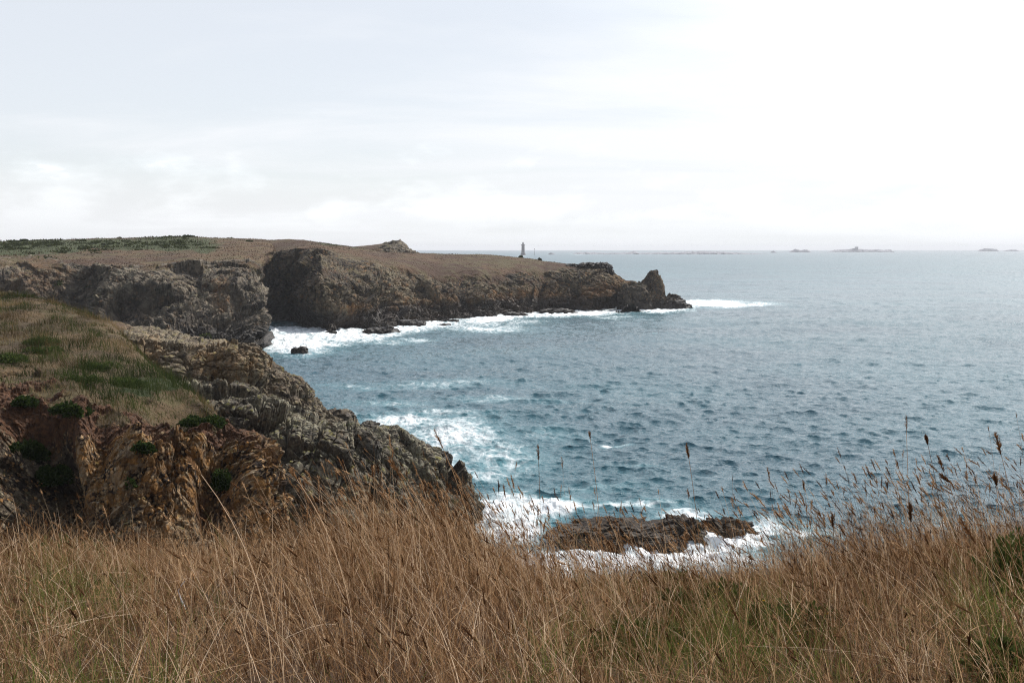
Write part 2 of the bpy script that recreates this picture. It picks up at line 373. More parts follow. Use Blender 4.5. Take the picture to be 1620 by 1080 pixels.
r1 = t.noise(wv, 0.8, 5, 0.62, 0.3); r2 = t.noise(t.mapping(co, (0.8, 1.2, 1), (0, 0, -0.25)), 2.4, 4, 0.6, 0.3)
hh = t.m('ADD', t.m('MULTIPLY', r1, 0.55), t.m('MULTIPLY', r2, 0.26))
nb = t.bump(hh, t.m('SUBTRACT', 1.0, t.m('MULTIPLY', far, 0.0)), 0.46)
wc = t.mix(t.mr(t.noise(co, 0.02, 3), 0.35, 0.65), (0.016, 0.062, 0.086), (0.021, 0.084, 0.108))
wc = t.mix(t.mr(fo, 0.05, 0.75), wc, (0.065, 0.18, 0.21))
b = t.n('ShaderNodeBsdfPrincipled'); t.put(b.inputs['Base Color'], wc); b.inputs['IOR'].default_value = 1.33
t.put(b.inputs['Roughness'], t.m('ADD', 0.06, t.m('MULTIPLY', far, 0.30))); t.put(b.inputs['Normal'], nb)
d = t.n('ShaderNodeBsdfDiffuse'); t.put(d.inputs[0], t.mix(t.mr(t.m('ADD', t.m('MULTIPLY', fl2, 0.6), t.m('MULTIPLY', fl1, 0.4)), 0.38, 0.60), (0.50, 0.56, 0.58), (0.80, 0.82, 0.83))); t.put(d.inputs['Normal'], t.bump(t.m('ADD', fl2, t.m('MULTIPLY', fl1, 0.8)), 0.8, 0.5))
ms = t.n('ShaderNodeMixShader'); t.put(ms.inputs[0], ff)
t.t.links.new(b.outputs[0], ms.inputs[1]); t.t.links.new(d.outputs[0], ms.inputs[2]); t.t.links.new(ms.outputs[0], out.inputs[0])

# ---------------------------------------------------------------- sea
def ocean_tile(N, L, wind, wdir, seed, lmin, lmax, rms):
    r = np.random.default_rng(seed)
    k1 = 2 * np.pi * np.fft.fftfreq(N, L / N); kx, ky = np.meshgrid(k1, k1, indexing='ij')
    k = np.hypot(kx, ky); k[0, 0] = 1e-6
    cosf = (kx * math.cos(wdir) + ky * math.sin(wdir)) / k
    Lw = wind**2 / 9.81
    ph = np.exp(-1 / (k * Lw)**2) / k**4 * (0.12 + np.abs(cosf)**2)
    ph *= (k > 2 * np.pi / lmax) * np.exp(-(k * lmin / (2 * np.pi))**2)
    ph[0, 0] = 0
    sp = np.sqrt(ph) * (r.normal(size=(N, N)) + 1j * r.normal(size=(N, N)))
    h = np.fft.ifft2(sp); s = rms / h.real.std()
    dxm = np.fft.ifft2(1j * kx / k * sp).real * s; dym = np.fft.ifft2(1j * ky / k * sp).real * s
    return h.real * s, dxm, dym
def samp(tile, x, y, L):
    N = tile.shape[0]; u = (x / L * N) % N; v = (y / L * N) % N
    i = u.astype(int) % N; j = v.astype(int) % N; fu = u - np.floor(u); fv = v - np.floor(v); i2 = (i + 1) % N; j2 = (j + 1) % N
    return tile[i, j] * (1 - fu) * (1 - fv) + tile[i2, j] * fu * (1 - fv) + tile[i, j2] * (1 - fu) * fv + tile[i2, j2] * fu * fv

FOAM = [(468, 542, 62, 17, 1.25), (520, 545, 50, 9, .75), (600, 540, 80, 6, .55), (660, 537, 40, 5, .6), (760, 518, 90, 8, .75), (830, 511, 70, 7, .6),
        (1130, 481, 55, 6.5, 1.3), (1190, 481, 60, 4, .75), (960, 500, 70, 4, .55), (1040, 492, 35, 5, 1.0),
        (700, 608, 150, 8, .50), (620, 640, 90, 6, .50), (800, 632, 120, 7, .50), (560, 612, 70, 5, .45),
        (640, 668, 80, 16, .80), (720, 692, 100, 36, .76), (790, 722, 85, 34, .60), (690, 730, 70, 28, .74), (700, 655, 110, 10, .55), (860, 690, 90, 14, .42), (760, 750, 80, 18, .6),
        (800, 820, 70, 40, 1.25), (860, 803, 80, 14, 1.1), (980, 806, 110, 8, .75), (1000, 890, 220, 26, 1.4), (1150, 862, 75, 26, 1.2), (1090, 828, 50, 16, .9),
        (1275, 848, 60, 16, .75), (1210, 845, 50, 16, .8), (930, 775, 110, 10, .42), (964, 706, 14, 2.2, .85), (985, 703, 20, 1.5, .6), (1010, 735, 60, 6, .36),
        (540, 657, 30, 8, .7), (600, 690, 50, 30, .7), (1500, 830, 120, 30, .45), (915, 402.2, 14, .8, .8), (827, 404.5, 7, .8, .9), (1000, 402.2, 5, .5, .6)]
SHORE = np.array([(405, 575), (425, 556), (430, 527), (470, 529), (540, 531), (600, 530), (640, 516), (700, 510), (760, 504), (830, 499), (890, 496), (940, 494), (985, 491), (1040, 489), (1092, 487)], float)
def foam_at(px, py):
    f = np.zeros_like(px)
    for cx, cy_, rx, ry, s in FOAM:
        d = ((px - cx) / rx)**2 + ((py - cy_) / ry)**2
        f = np.maximum(f, s * np.exp(-0.9 * d))
    sy = np.interp(px, SHORE[2:, 0], SHORE[2:, 1]); th = np.interp(px, [430, 560, 640, 830, 1090], [16, 13, 13, 8, 5])
    band = np.clip(1.25 - np.maximum(py - sy, -3) / th * 0.8, 0, 1.15) * (px > 425) * (px < 1100) * (py > sy - 12)
    band = band * np.interp(np.sin(px * 0.05) + np.sin(px * 0.023 + py * .15 + 1), [-2, 2], [.55, 1.05])
    return np.maximum(f, band)

rows_py = np.concatenate([np.arange(1180, 900, -1.1), np.arange(900, 440, -0.62), np.arange(440, 400, -0.42), np.arange(400, 395.6, -0.25)])
Dr = (H * F) / (rows_py - HY)
tcol = np.concatenate([[-2.5, -1.6, -1.0, -0.7, -0.5, -0.4, -0.34], np.linspace(-0.30, 0.57, 940), [0.62, 0.7, 0.8, 1.0, 1.3, 1.8, 2.5]])
DD, TT = np.meshgrid(Dr, tcol, indexing='ij')
X = TT * DD; Y = DD.copy()
h1, x1, y1 = ocean_tile(768, 193.0, 3.0, R(250), 3, 0.7, 15.0, 0.088)
h3, x3, y3 = ocean_tile(256, 437.0, 9.0, R(255), 5, 10.0, 70.0, 0.15)
h2, x2, y2 = ocean_tile(512, 61.0, 2.1, R(235), 4, 0.35, 5.0, 0.064)
ca, sa = math.cos(0.5), math.sin(0.5)
U, V = X * ca + Y * sa, -X * sa + Y * ca
att = np.clip(1.25 - DD / 3200.0, 0.0, 1.0); att2 = np.clip(1.2 - DD / 500.0, 0.0, 1.0)
zw = samp(h3, U, V, 437.0) * att + samp(h1, X, Y, 193.0) * att + samp(h2, U, V, 61.0) * att2
ddx = samp(x1, X, Y, 193.0) * att * 0.85; ddy = samp(y1, X, Y, 193.0) * att * 1.3
bx, by = samp(x2, U, V, 61.0) * att2, samp(y2, U, V, 61.0) * att2
ddx = ddx + bx * ca - by * sa; ddy = ddy + bx * sa + by * ca
pxs = HX + F * TT; pys = HY + F * H / DD
pn = np.stack([X * 0.05, Y * 0.03, 0 * X], -1).reshape(-1, 3)
wob = (perlin(pn, 91) + 0.6 * perlin(pn * 2.7, 92)).reshape(X.shape)
foam = foam_at(pxs + wob * 14, pys + wob * 0.05 * (pys - HY))
crest = sst(zw, 0.52, 0.75) * (DD < 350) * 0.6
rel = (fbm(np.stack([X * .7, Y * .45, 0 * X], -1).reshape(-1, 3), 1.0, 3, 95).reshape(X.shape) + .25)
zw = zw + 0.55 * np.clip(foam, 0, 1.1)**2 * rel * (DD < 380)
sea_v = np.stack([X + ddx, Y + ddy, zw], -1)
tag(mesh_np('sea', sea_v.reshape(-1, 3), grid_faces(*X.shape)[:, ::-1], M_SEA, True,
            {'foam': np.maximum(foam, crest).reshape(-1), 'far': sst(np.log(DD), math.log(120), math.log(1500)).reshape(-1)}), kind='structure')

# ---------------------------------------------------------------- headland, cliffs, slopes
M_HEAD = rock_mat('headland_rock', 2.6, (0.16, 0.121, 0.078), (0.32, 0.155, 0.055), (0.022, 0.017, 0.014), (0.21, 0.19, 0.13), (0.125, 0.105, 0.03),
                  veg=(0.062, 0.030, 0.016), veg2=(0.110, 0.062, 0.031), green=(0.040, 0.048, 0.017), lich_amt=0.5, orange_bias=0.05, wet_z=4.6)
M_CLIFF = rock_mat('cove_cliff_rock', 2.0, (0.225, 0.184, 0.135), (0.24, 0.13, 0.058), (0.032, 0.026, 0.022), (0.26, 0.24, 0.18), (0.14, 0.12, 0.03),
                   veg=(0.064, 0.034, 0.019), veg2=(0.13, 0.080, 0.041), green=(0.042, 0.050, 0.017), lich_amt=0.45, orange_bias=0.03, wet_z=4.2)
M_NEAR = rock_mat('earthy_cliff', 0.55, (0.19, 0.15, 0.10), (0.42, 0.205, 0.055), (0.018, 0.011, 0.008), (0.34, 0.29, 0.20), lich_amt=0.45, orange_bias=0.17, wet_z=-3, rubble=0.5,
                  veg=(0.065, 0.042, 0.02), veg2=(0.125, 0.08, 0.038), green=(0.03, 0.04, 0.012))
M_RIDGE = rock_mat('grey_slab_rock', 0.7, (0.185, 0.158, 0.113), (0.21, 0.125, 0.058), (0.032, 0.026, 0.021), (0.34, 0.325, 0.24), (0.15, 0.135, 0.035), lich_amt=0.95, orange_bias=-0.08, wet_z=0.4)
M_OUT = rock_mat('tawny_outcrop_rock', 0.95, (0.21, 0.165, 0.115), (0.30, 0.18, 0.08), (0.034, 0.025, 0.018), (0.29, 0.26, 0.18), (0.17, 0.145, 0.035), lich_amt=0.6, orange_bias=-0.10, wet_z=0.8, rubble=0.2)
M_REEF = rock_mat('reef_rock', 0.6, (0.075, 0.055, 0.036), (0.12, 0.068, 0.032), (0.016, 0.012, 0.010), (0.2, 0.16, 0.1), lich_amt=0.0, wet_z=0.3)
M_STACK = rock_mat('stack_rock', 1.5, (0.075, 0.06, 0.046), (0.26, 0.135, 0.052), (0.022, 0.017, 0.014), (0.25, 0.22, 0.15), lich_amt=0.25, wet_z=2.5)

def shape(g, u, lv, rockamp, veg, soil=None, green=None, orange=None, cells=(), fb=(), zmin=None, smooth_amp=0.12, push=None, jt=()):
    """displace a lofted surface: cells = [(cell size, amp, seed, rot)], fb = [(scale, octaves, amp, seed)]"""
    n = gnormals(g); p = g.reshape(-1, 3); d = np.zeros(len(p))
    ra = rockamp.reshape(-1)
    for cell, amp, seed, rot in cells: d += amp * blocks(p, cell, seed, rot) * ra
    for amp, kw in jt: d += amp * joints(p, **kw) * ra
    for sc, o, amp, seed in fb: d += amp * fbm(p, sc, o, seed) * (ra + smooth_amp)
    if push is not None: d += push.reshape(-1)
    g2 = (p + n.reshape(-1, 3) * d[:, None]).reshape(g.shape)
    zero = np.zeros(g.shape[:2])
    return g2, {'veg': veg, 'soil': zero if soil is None else soil, 'green': zero if green is None else green, 'orange': zero if orange is None else orange}
def gpx(g):
    a, b = proj(g); return a, b
def blob(px, py, lst):
    f = np.zeros_like(px)
    for cx, cy_, rx, ry, s in lst: f = np.maximum(f, s * np.exp(-(((px - cx) / rx)**2 + ((py - cy_) / ry)**2)))
    return f

# --- far headland (right of the gully)
# levels: under water, waterline, lower third, mid, upper edge, plateau front, skyline, back
hc = [
 (385, [(560, 262), (520, 262), (490, 268), (455, 285), (405, 300), (394, 330), (380, 385), (386, 480)]),
 (430, [(545, 246), (524, 250), (492, 268), (455, 288), (404, 300), (394, 325), (380, 380), (386, 480)]),
 (455, [(545, 238), (527, 240), (490, 256), (450, 274), (402, 293), (393, 318), (379, 375), (386, 480)]),
 (480, [(545, 233), (528, 235), (488, 244), (445, 262), (398, 285), (392, 310), (380, 370), (387, 480)]),
 (505, [(545, 232), (528, 234), (485, 238), (440, 246), (395, 276), (391, 305), (383, 368), (389, 475)]),
 (540, [(545, 233), (529, 235), (482, 239), (440, 250), (404, 278), (397, 308), (388, 366), (393, 470)]),
 (580, [(540, 238), (526, 240), (482, 248), (445, 262), (414, 284), (404, 312), (394, 364), (398, 465)]),
 (607, [(545, 236), (527, 239), (490, 256), (450, 272), (418, 290), (408, 316), (398, 362), (401, 460)]),
 (630, [(530, 252), (517, 257), (484, 264), (452, 278), (421, 294), (410, 318), (399.5, 360), (403, 460)]),
 (660, [(522, 264), (511, 268), (480, 275), (450, 287), (424, 302), (412, 322), (400.5, 360), (404, 455)]),
 (700, [(518, 272), (507, 277), (478, 283), (450, 295), (428, 308), (415, 326), (402, 360), (405, 450)]),
 (760, [(512, 284), (502, 290), (474, 296), (448, 306), (430, 317), (417, 332), (403.5, 360), (406, 445)]),
 (800, [(508, 292), (499, 298), (472, 303), (447, 312), (431, 322), (419, 335), (406, 360), (408, 440)]),
 (840, [(506, 297), (497, 303), (470, 307), (446, 315), (431, 325), (421, 336), (410, 358), (411, 430)]),
 (890, [(504, 302), (494, 312), (468, 314), (448, 319), (434, 327), (427, 335), (417, 352), (419, 410)]),
 (930, [(502, 305), (492, 317), (468, 318), (450, 321), (437, 327), (430, 333), (421, 346), (424, 390)]),
 (955, [(500, 308), (490, 323), (470, 323), (452, 324), (440, 328), (433, 333), (422, 342), (426, 375)]),
 (968, [(499, 310), (489, 327), (470, 326), (453, 327), (443, 330), (437, 334), (432, 341), (436, 365)]),
 (990, [(498, 312), (488, 330), (474, 331), (455, 331), (447, 333), (444, 336), (442, 341), (446, 358)]),
 (1006, [(498, 314), (488, 331), (478, 333), (462, 335), (453, 337), (449, 340), (447, 344), (452, 356)]),
 (1016, [(500, 316), (490, 333), (484, 336), (478, 338), (474, 340), (473, 342), (476, 348), (490, 356)]),
]
g, u, lv = loft(hc, 1050, (14, 62, 62, 62, 44, 60, 14))
UU, LL = np.meshgrid(u, lv, indexing='ij')
px, py = gpx(g); q = g.reshape(-1, 3)
nz_ = fbm(q, 0.035, 4, 11).reshape(UU.shape); ny_ = fbm(q, 0.15, 4, 12).reshape(UU.shape)
vegt = np.interp(UU, [380, 480, 520, 600, 700, 800, 860, 900, 1010], [3.9, 3.9, 4.1, 3.7, 3.6, 3.8, 4.3, 5.1, 7.5])
veg = sst(LL + nz_ * 1.2 + ny_ * 0.7, vegt - 0.35, vegt + 0.55)
veg = np.maximum(veg, 0.62 * sst(LL, 2.3, 3.6) * sst(ny_ + nz_ * 1.5, -0.10, 0.35))
ra = 1 - 0.93 * veg
ra = ra * np.interp(LL, [0, 1, 2, 3, 4, 5, 7], [1, 1, .9, .7, .45, .3, .2]) * np.interp(UU, [385, 860, 900, 1010], [1, 1, 1.2, 1.2])
cave = blob(px, py, [(470, 505, 40, 22, -5.0), (560, 500, 30, 18, -2.0), (986, 470, 10, 15, -9), (905, 480, 16, 8, -4.0), (655, 500, 12, 10, -2.5)])
cave += -np.abs(blob(px, py, [(470, 505, 40, 22, -5.0)])) * 0
cave = np.zeros_like(px)
for cx, cy_, rx, ry, s in [(470, 504, 40, 24, 9.0), (565, 503, 30, 18, 4.5), (440, 470, 12, 50, 2.0), (610, 470, 10, 40, 2.5), (735, 470, 14, 30, 3.0), (690, 440, 20, 20, 2.0), (860, 450, 8, 25, 2.0), (990, 468, 11, 16, 9.0), (905, 482, 18, 8, 4.5), (655, 502, 12, 9, 3.0), (795, 480, 10, 14, 2.5), (350, 480, 40, 30, 0)]:
    cave -= s * np.exp(-(((px - cx) / rx)**2 + ((py - cy_) / ry)**2))
gw = fbm(np.stack([g[..., 0].ravel() * .045 + g[..., 2].ravel() * .018, g[..., 1].ravel() * .01, 0 * g[..., 0].ravel()], 1), 1.0, 4, 108, .6, True).reshape(px.shape)
cave -= 4.5 * np.clip(gw - .35, 0, 1) * np.interp(LL, [0, 1, 2.5, 4, 5], [1, 1, 1, .5, 0])
orange = blob(px, py, [(850, 478, 55, 22, 2.2), (945, 472, 42, 20, 2.6), (700, 490, 60, 16, .9), (640, 490, 40, 20, .8), (1000, 450, 20, 16, 2.6), (570, 490, 30, 20, .5), (660, 405, 60, 12, .4)])
dip = (0.25, 0.55, 0.35)
g, at = shape(g, u, lv, ra, veg, orange=orange, green=blob(px, py, [(540, 386, 45, 5, .75), (560, 392, 30, 4, .5)]),
              cells=[((19, 15, 14), 4.6, 101, dip), ((6.5, 5, 3.4), 1.15, 102, (0.2, 0.7, 0.2)), ((2.6, 2.2, 1.3), 0.5, 103, dip), ((1.5, 1.3, .9), 0.45, 109, dip)],
              fb=[(0.05, 3, 3.0, 104), (0.35, 4, 0.8, 105)], push=cave,
              jt=[(1.0, dict(dirs=[(.45, .2, .85), (.85, .3, -.4), (.2, .95, .1)], sp=(1.5, 4.5, 4.0), seed=106, wsc=.08, warp=.12)), (0.5, dict(dirs=[(.45, .2, .85), (.8, .3, -.5), (.2, .95, .1)], sp=(.7, 2.0, 2.0), seed=107, wsc=.15, warp=.12))])
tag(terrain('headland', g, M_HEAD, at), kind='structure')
HEAD = (g, at)

# --- cliff on the left side of the cove
cc = [
 (-260, [(560, 188), (520, 192), (480, 200), (450, 206), (416, 222), (402, 262), (388, 330), (394, 430)]),
 (-60, [(560, 188), (520, 192), (480, 202), (448, 209), (414, 222), (401, 262), (384, 330), (390, 430)]),
 (20, [(560, 190), (520, 196), (480, 207), (446, 214), (414, 226), (400, 265), (382, 330), (389, 430)]),
 (75, [(560, 192), (520, 200), (480, 212), (446, 219), (413, 229), (400, 265), (381, 330), (388, 430)]),
 (125, [(560, 194), (520, 204), (480, 216), (448, 224), (416, 231), (402, 265), (379, 330), (387, 430)]),
 (152, [(570, 186), (530, 192), (480, 202), (448, 211), (420, 223), (404, 262), (378, 330), (386, 430)]),
 (180, [(580, 182), (540, 187), (490, 196), (450, 207), (420, 220), (404, 262), (377, 330), (386, 430)]),
 (230, [(590, 180), (550, 184), (500, 193), (455, 206), (422, 220), (405, 262), (376.5, 330), (386, 430)]),
 (280, [(590, 180), (555, 184), (500, 192), (456, 206), (420, 222), (402, 262), (375, 332), (386, 430)]),
 (330, [(590, 182), (558, 186), (500, 193), (455, 208), (414, 228), (397, 266), (376, 335), (386, 430)]),
 (370, [(585, 185), (560, 188), (500, 195), (452, 211), (408, 234), (393, 272), (377, 342), (387, 430)]),
 (398, [(580, 188), (558, 191), (505, 197), (455, 214), (404, 240), (391, 278), (378, 350), (387, 430)]),
 (418, [(572, 190), (553, 194), (510, 200), (462, 218), (404, 246), (391, 282), (379, 356), (388, 430)]),
 (426, [(566, 193), (552, 198), (515, 206), (470, 224), (412, 254), (393, 290), (381, 360), (389, 430)]),
 (430, [(560, 215), (540, 220), (510, 228), (480, 240), (425, 266), (400, 305), (386, 370), (392, 430)]),
]
g, u, lv = loft(cc, 980, (10, 50, 74, 70, 44, 60, 14))
UU, LL = np.meshgrid(u, lv, indexing='ij')
g[..., 0] += np.clip((UU - 395) / 30, 0, 1)**1.5 * 5.0 * (fbm(np.stack([0 * UU.ravel(), 0 * UU.ravel() + 3.3, g[..., 2].ravel()], 1), 0.16, 4, 20).reshape(UU.shape) - 0.1 + .25 * sst(g[..., 2], 12, 18))
px, py = gpx(g); q = g.reshape(-1, 3)
nz_ = fbm(q, 0.035, 4, 21).reshape(UU.shape); ny_ = fbm(q, 0.16, 4, 22).reshape(UU.shape)
vegt = np.interp(UU, [-200, 130, 160, 300, 360, 400, 430], [4.0, 4.0, 3.75, 3.8, 3.7, 3.5, 3.5])
veg = sst(LL + nz_ * 1.0 + ny_ * 0.8, vegt - 0.3, vegt + 0.5)
ra = (1 - 0.93 * veg) * np.interp(LL, [0, 1, 2, 3, 4, 5, 7], [1, 1, 1, .75, .4, .3, .2]) * np.interp(UU, [395, 422], [1, .7])
green = blob(px, py, [(270, 386, 70, 11, 1.7), (180, 387, 90, 9, 1.5), (60, 390, 110, 11, 1.6), (-80, 392, 110, 12, 1.2), (20, 400, 80, 5, .9), (320, 395, 26, 7, 1.0)]) - blob(px, py, [(150, 393, 60, 4, .5), (220, 402, 90, 5, .5)])
orange = blob(px, py, [(60, 440, 60, 25, .9), (350, 455, 12, 16, 1.3), (45, 455, 10, 18, 1.0), (300, 440, 40, 20, .2)])
gw = fbm(np.stack([g[..., 0].ravel() * .05 - g[..., 2].ravel() * .02, g[..., 1].ravel() * .01, 0 * g[..., 0].ravel()], 1), 1.0, 4, 118, .6, True).reshape(px.shape)
push = -4.5 * np.clip(gw - .35, 0, 1) * np.interp(LL, [0, 1, 2.5, 4, 5], [1, 1, 1, .5, 0])
g, at = shape(g, u, lv, ra, veg, green=green, orange=orange, push=push,
              cells=[((18, 14, 15), 5.0, 111, (0.2, -0.4, 0.3)), ((6, 5, 4.5), 1.4, 112, (0.1, 0.5, 0.6)), ((1.3, 1.2, 0.9), 0.45, 119, (0.5, 0.1, 0.2)), ((2.2, 2.0, 1.4), 0.5, 113, (0.3, 0.2, 0.2))],
              fb=[(0.05, 3, 3.0, 114), (0.35, 4, 0.8, 115)],
              jt=[(1.0, dict(dirs=[(-.55, .2, .8), (.8, .3, .5), (.2, .95, .1)], sp=(2.2, 4.0, 4.0), seed=116, wsc=.08, warp=.12)), (0.3, dict(dirs=[(-.5, .2, .8), (.8, .3, .5), (.2, .95, .1)], sp=(.8, 1.6, 2.0), seed=117, wsc=.15, warp=.12))])
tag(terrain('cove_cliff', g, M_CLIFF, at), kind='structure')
CLIFF = (g, at)

# --- rocky knoll rising behind the headland
kc = [(x, [(402, 425), (top + (399 - top) * .5, 432), (top, 445), (top + 3, 470), (410, 490)]) for x, top in
      [(535, 397), (560, 390.5), (585, 388), (600, 386.5), (612, 384.5), (622, 383), (632, 383.5), (640, 388), (648, 394), (656, 399), (664, 403)]]
g, u, lv = loft(kc, 300, (30, 40, 20, 8))
UU, LL = np.meshgrid(u, lv, indexing='ij')
veg = sst(612 - UU + 14 * fbm(g.reshape(-1, 3), 0.2, 3, 31).reshape(UU.shape) + (LL - 1.2) * 10, 0, 22)
g, at = shape(g, u, lv, 1 - .9 * veg, veg, cells=[((5, 5, 3), 1.0, 121, dip), ((2, 2, 1.4), 0.5, 122, dip)], fb=[(0.3, 3, .7, 123)])
tag(terrain('rocky_knoll', g, M_CLIFF, at), 'grey rocky knoll breaking the skyline behind the brown headland', 'rock', kind='structure')

# --- near grassy slope with eroded earth face (left)
bc = [
 (-330, [(1040, 34), (930, 35), (840, 37), (740, 40), (655, 42), (610, 45), (540, 58), (452, 84), (470, 105)]),
 (-120, [(1040, 34), (930, 35), (840, 37), (740, 40), (645, 42.5), (605, 46), (540, 58), (458, 82), (475, 105)]),
 (0, [(1040, 35), (930, 36), (840, 37.5), (745, 40), (645, 43), (608, 46), (545, 57), (468, 78), (482, 100)]),
 (60, [(1040, 34.5), (930, 35.5), (840, 37), (745, 39.5), (650, 43), (612, 46), (552, 56), (476, 75), (490, 97)]),
 (120, [(1040, 34), (930, 35), (840, 36.5), (750, 38.5), (665, 42), (625, 45.5), (570, 54), (492, 71), (508, 92)]),
 (170, [(1040, 34), (930, 35), (840, 36.5), (750, 38.8), (675, 42), (638, 45.5), (590, 52), (513, 67), (530, 87)]),
 (220, [(1040, 34.5), (930, 35.5), (845, 37), (755, 39.2), (680, 42.5), (643, 46), (608, 51), (560, 60), (580, 80)]),
 (270, [(1040, 35), (930, 36), (845, 37.5), (760, 39.8), (685, 43), (648, 46), (625, 49.5), (600, 55), (625, 74)]),
 (310, [(1040, 35), (930, 36), (850, 37.5), (765, 39.8), (692, 43), (656, 46), (640, 48.5), (626, 52), (655, 70)]),
 (350, [(1040, 35), (930, 36), (850, 37.5), (770, 40), (705, 43), (680, 45), (668, 46.5), (657, 49), (690, 66)]),
 (385, [(1040, 35.5), (930, 36.5), (855, 38), (785, 40), (730, 42.5), (710, 44), (700, 45.5), (692, 47.5), (730, 63)]),
 (410, [(1040, 36), (930, 37), (860, 38.5), (800, 40.5), (755, 42.5), (738, 43.8), (730, 45), (724, 47), (770, 60)]),
 (432, [(1060, 38), (960, 39), (890, 40.5), (840, 42), (805, 43.4), (792, 44.4), (785, 45.5), (780, 47), (840, 58)]),
 (450, [(1080, 41), (1000, 42), (950, 43.5), (910, 45), (890, 46), (880, 47), (875, 48), (870, 50), (930, 58)]),
]
g, u, lv = loft(bc, 900, (14, 60, 110, 110, 60, 90, 110, 20))
UU, LL = np.meshgrid(u, lv, indexing='ij'); px, py = gpx(g); q = g.reshape(-1, 3)
n0 = fbm(q, 0.12, 4, 41).reshape(UU.shape); n1_ = fbm(q, 0.6, 4, 42).reshape(UU.shape)
veg = sst(LL + n0 * 0.7 + n1_ * 1.2, 4.55, 5.05) * (1 - sst(UU + n1_ * 20, 335, 350))
soil = sst(LL + n0 * .8 + n1_ * .5, 3.45, 4.3) * (1 - veg) * (1 - .6 * sst(UU, 330, 420))
soil = np.maximum(soil, blob(px, py, [(60, 640, 90, 26, 1.0), (240, 665, 55, 30, 1.0), (330, 790, 30, 60, .7), (110, 790, 60, 60, .55)]) * (1 - veg))
ra = (1 - .94 * veg) * (1 - .55 * soil)
gully = np.zeros_like(px)
for cx, cy_, rx, ry, s in [(55, 760, 45, 90, 3.2), (335, 780, 28, 60, 2.2), (275, 655, 40, 22, 1.2), (160, 700, 24, 60, .9), (100, 790, 20, 60, 1.2), (200, 745, 34, 45, -.7), (395, 780, 24, 60, -1.2), (125, 690, 16, 50, -.6), (-30, 760, 40, 70, -1.6), (262, 720, 20, 60, -.5), (215, 760, 22, 34, -.4)]:
    gully -= s * np.exp(-(((px - cx) / rx)**2 + ((py - cy_) / ry)**2))
green = blob(px, py, [(100, 690, 60, 40, .5), (320, 680, 40, 25, .5), (60, 790, 60, 70, .7), (70, 540, 60, 20, .5), (240, 610, 90, 22, .7)])
orange = blob(px, py, [(250, 770, 28, 75, 1.7), (290, 745, 50, 40, 1.3), (165, 740, 45, 50, 1.0), (380, 740, 30, 30, 1.1), (390, 820, 34, 50, .8), (200, 690, 60, 20, .7)])
g, at = shape(g, u, lv, ra, veg, soil, green, orange,
              cells=[((3.4, 3, 3.2), .7, 131, (0.2, 0.4, 0.1)), ((1.25, 1.1, 1.1), 0.42, 132, (0.3, 0.2, 0.5)), ((0.45, 0.4, 0.36), 0.26, 133, (0.1, 0.5, 0.2)), ((0.2, 0.2, 0.17), 0.13, 136, (0.4, 0.1, 0.2))],
              fb=[(0.22, 4, 1.0, 134), (1.2, 4, 0.14, 135), (0.45, 3, 0.55, 138)], jt=[(.25, dict(dirs=[(.45, .2, .85), (.85, .3, -.4), (.2, .95, .1)], sp=(.85, 1.5, 1.3), seed=137, wsc=.4, warp=.08, tilt=.6, sharp=20))], push=gully, smooth_amp=0.25)
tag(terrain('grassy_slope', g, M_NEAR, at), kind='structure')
SLOPE = (g, at)

# --- grey jointed ridge running down to the sea
rc = [
 (230, [(1060, 54), (900, 57), (800, 59), (720, 61), (665, 63), (640, 65), (632, 68), (660, 82)]),
 (320, [(1060, 54), (900, 56), (800, 58), (715, 60), (655, 62), (632, 65), (622, 69), (650, 84)]),
 (380, [(1060, 53), (900, 55), (800, 57), (720, 59), (662, 61), (638, 64), (628, 68), (660, 84)]),
 (430, [(1060, 52), (900, 54), (805, 56), (730, 58), (682, 60), (658, 63), (648, 67), (680, 83)]),
 (480, [(1060, 51), (910, 53), (815, 55), (745, 57), (700, 59), (674, 62), (662, 67), (700, 82)]),
 (530, [(1060, 51), (910, 53), (825, 55), (750, 57), (708, 59), (682, 62), (672, 67), (710, 82)]),
 (575, [(1060, 52), (920, 54), (830, 56), (755, 58), (712, 60), (690, 62), (676, 67), (715, 82)]),
 (620, [(1060, 53), (920, 55), (835, 57), (765, 59), (722, 61), (700, 63), (688, 68), (725, 82)]),
 (660, [(1060, 55), (925, 57), (845, 59), (780, 61), (735, 63), (715, 65), (703, 69), (740, 82)]),
 (695, [(1040, 57), (930, 59), (855, 61), (795, 63), (750, 65), (730, 66.5), (720, 70), (758, 82)]),
 (725, [(1020, 60), (935, 61), (865, 63), (808, 65), (770, 67), (752, 68), (742, 71), (780, 82)]),
 (752, [(1000, 63), (935, 64), (870, 66), (822, 68), (795, 69), (780, 70), (772, 72), (815, 80)]),
 (775, [(990, 66), (930, 67), (878, 69), (845, 70), (830, 71), (822, 72), (818, 74), (850, 79)]),
 (795, [(980, 69), (930, 70), (895, 71), (880, 72), (875, 73), (872, 74), (872, 75), (890, 79)]),
]
g, u, lv = loft(rc, 900, (10, 60, 100, 110, 70, 50, 14))
UU, LL = np.meshgrid(u, lv, indexing='ij'); px, py = gpx(g); q = g.reshape(-1, 3)
veg = 0.5 * blob(px, py, [(420, 645, 40, 12, 1.0), (560, 680, 40, 8, .9)])
orange = np.clip(blob(px, py, [(600, 790, 120, 50, .45), (440, 800, 60, 50, .2)]), 0, 1)
ra = np.interp(LL, [0, 4, 5, 6, 7], [1, 1, .8, .7, .5])
tilt = (0.15, -0.38, 0.25)
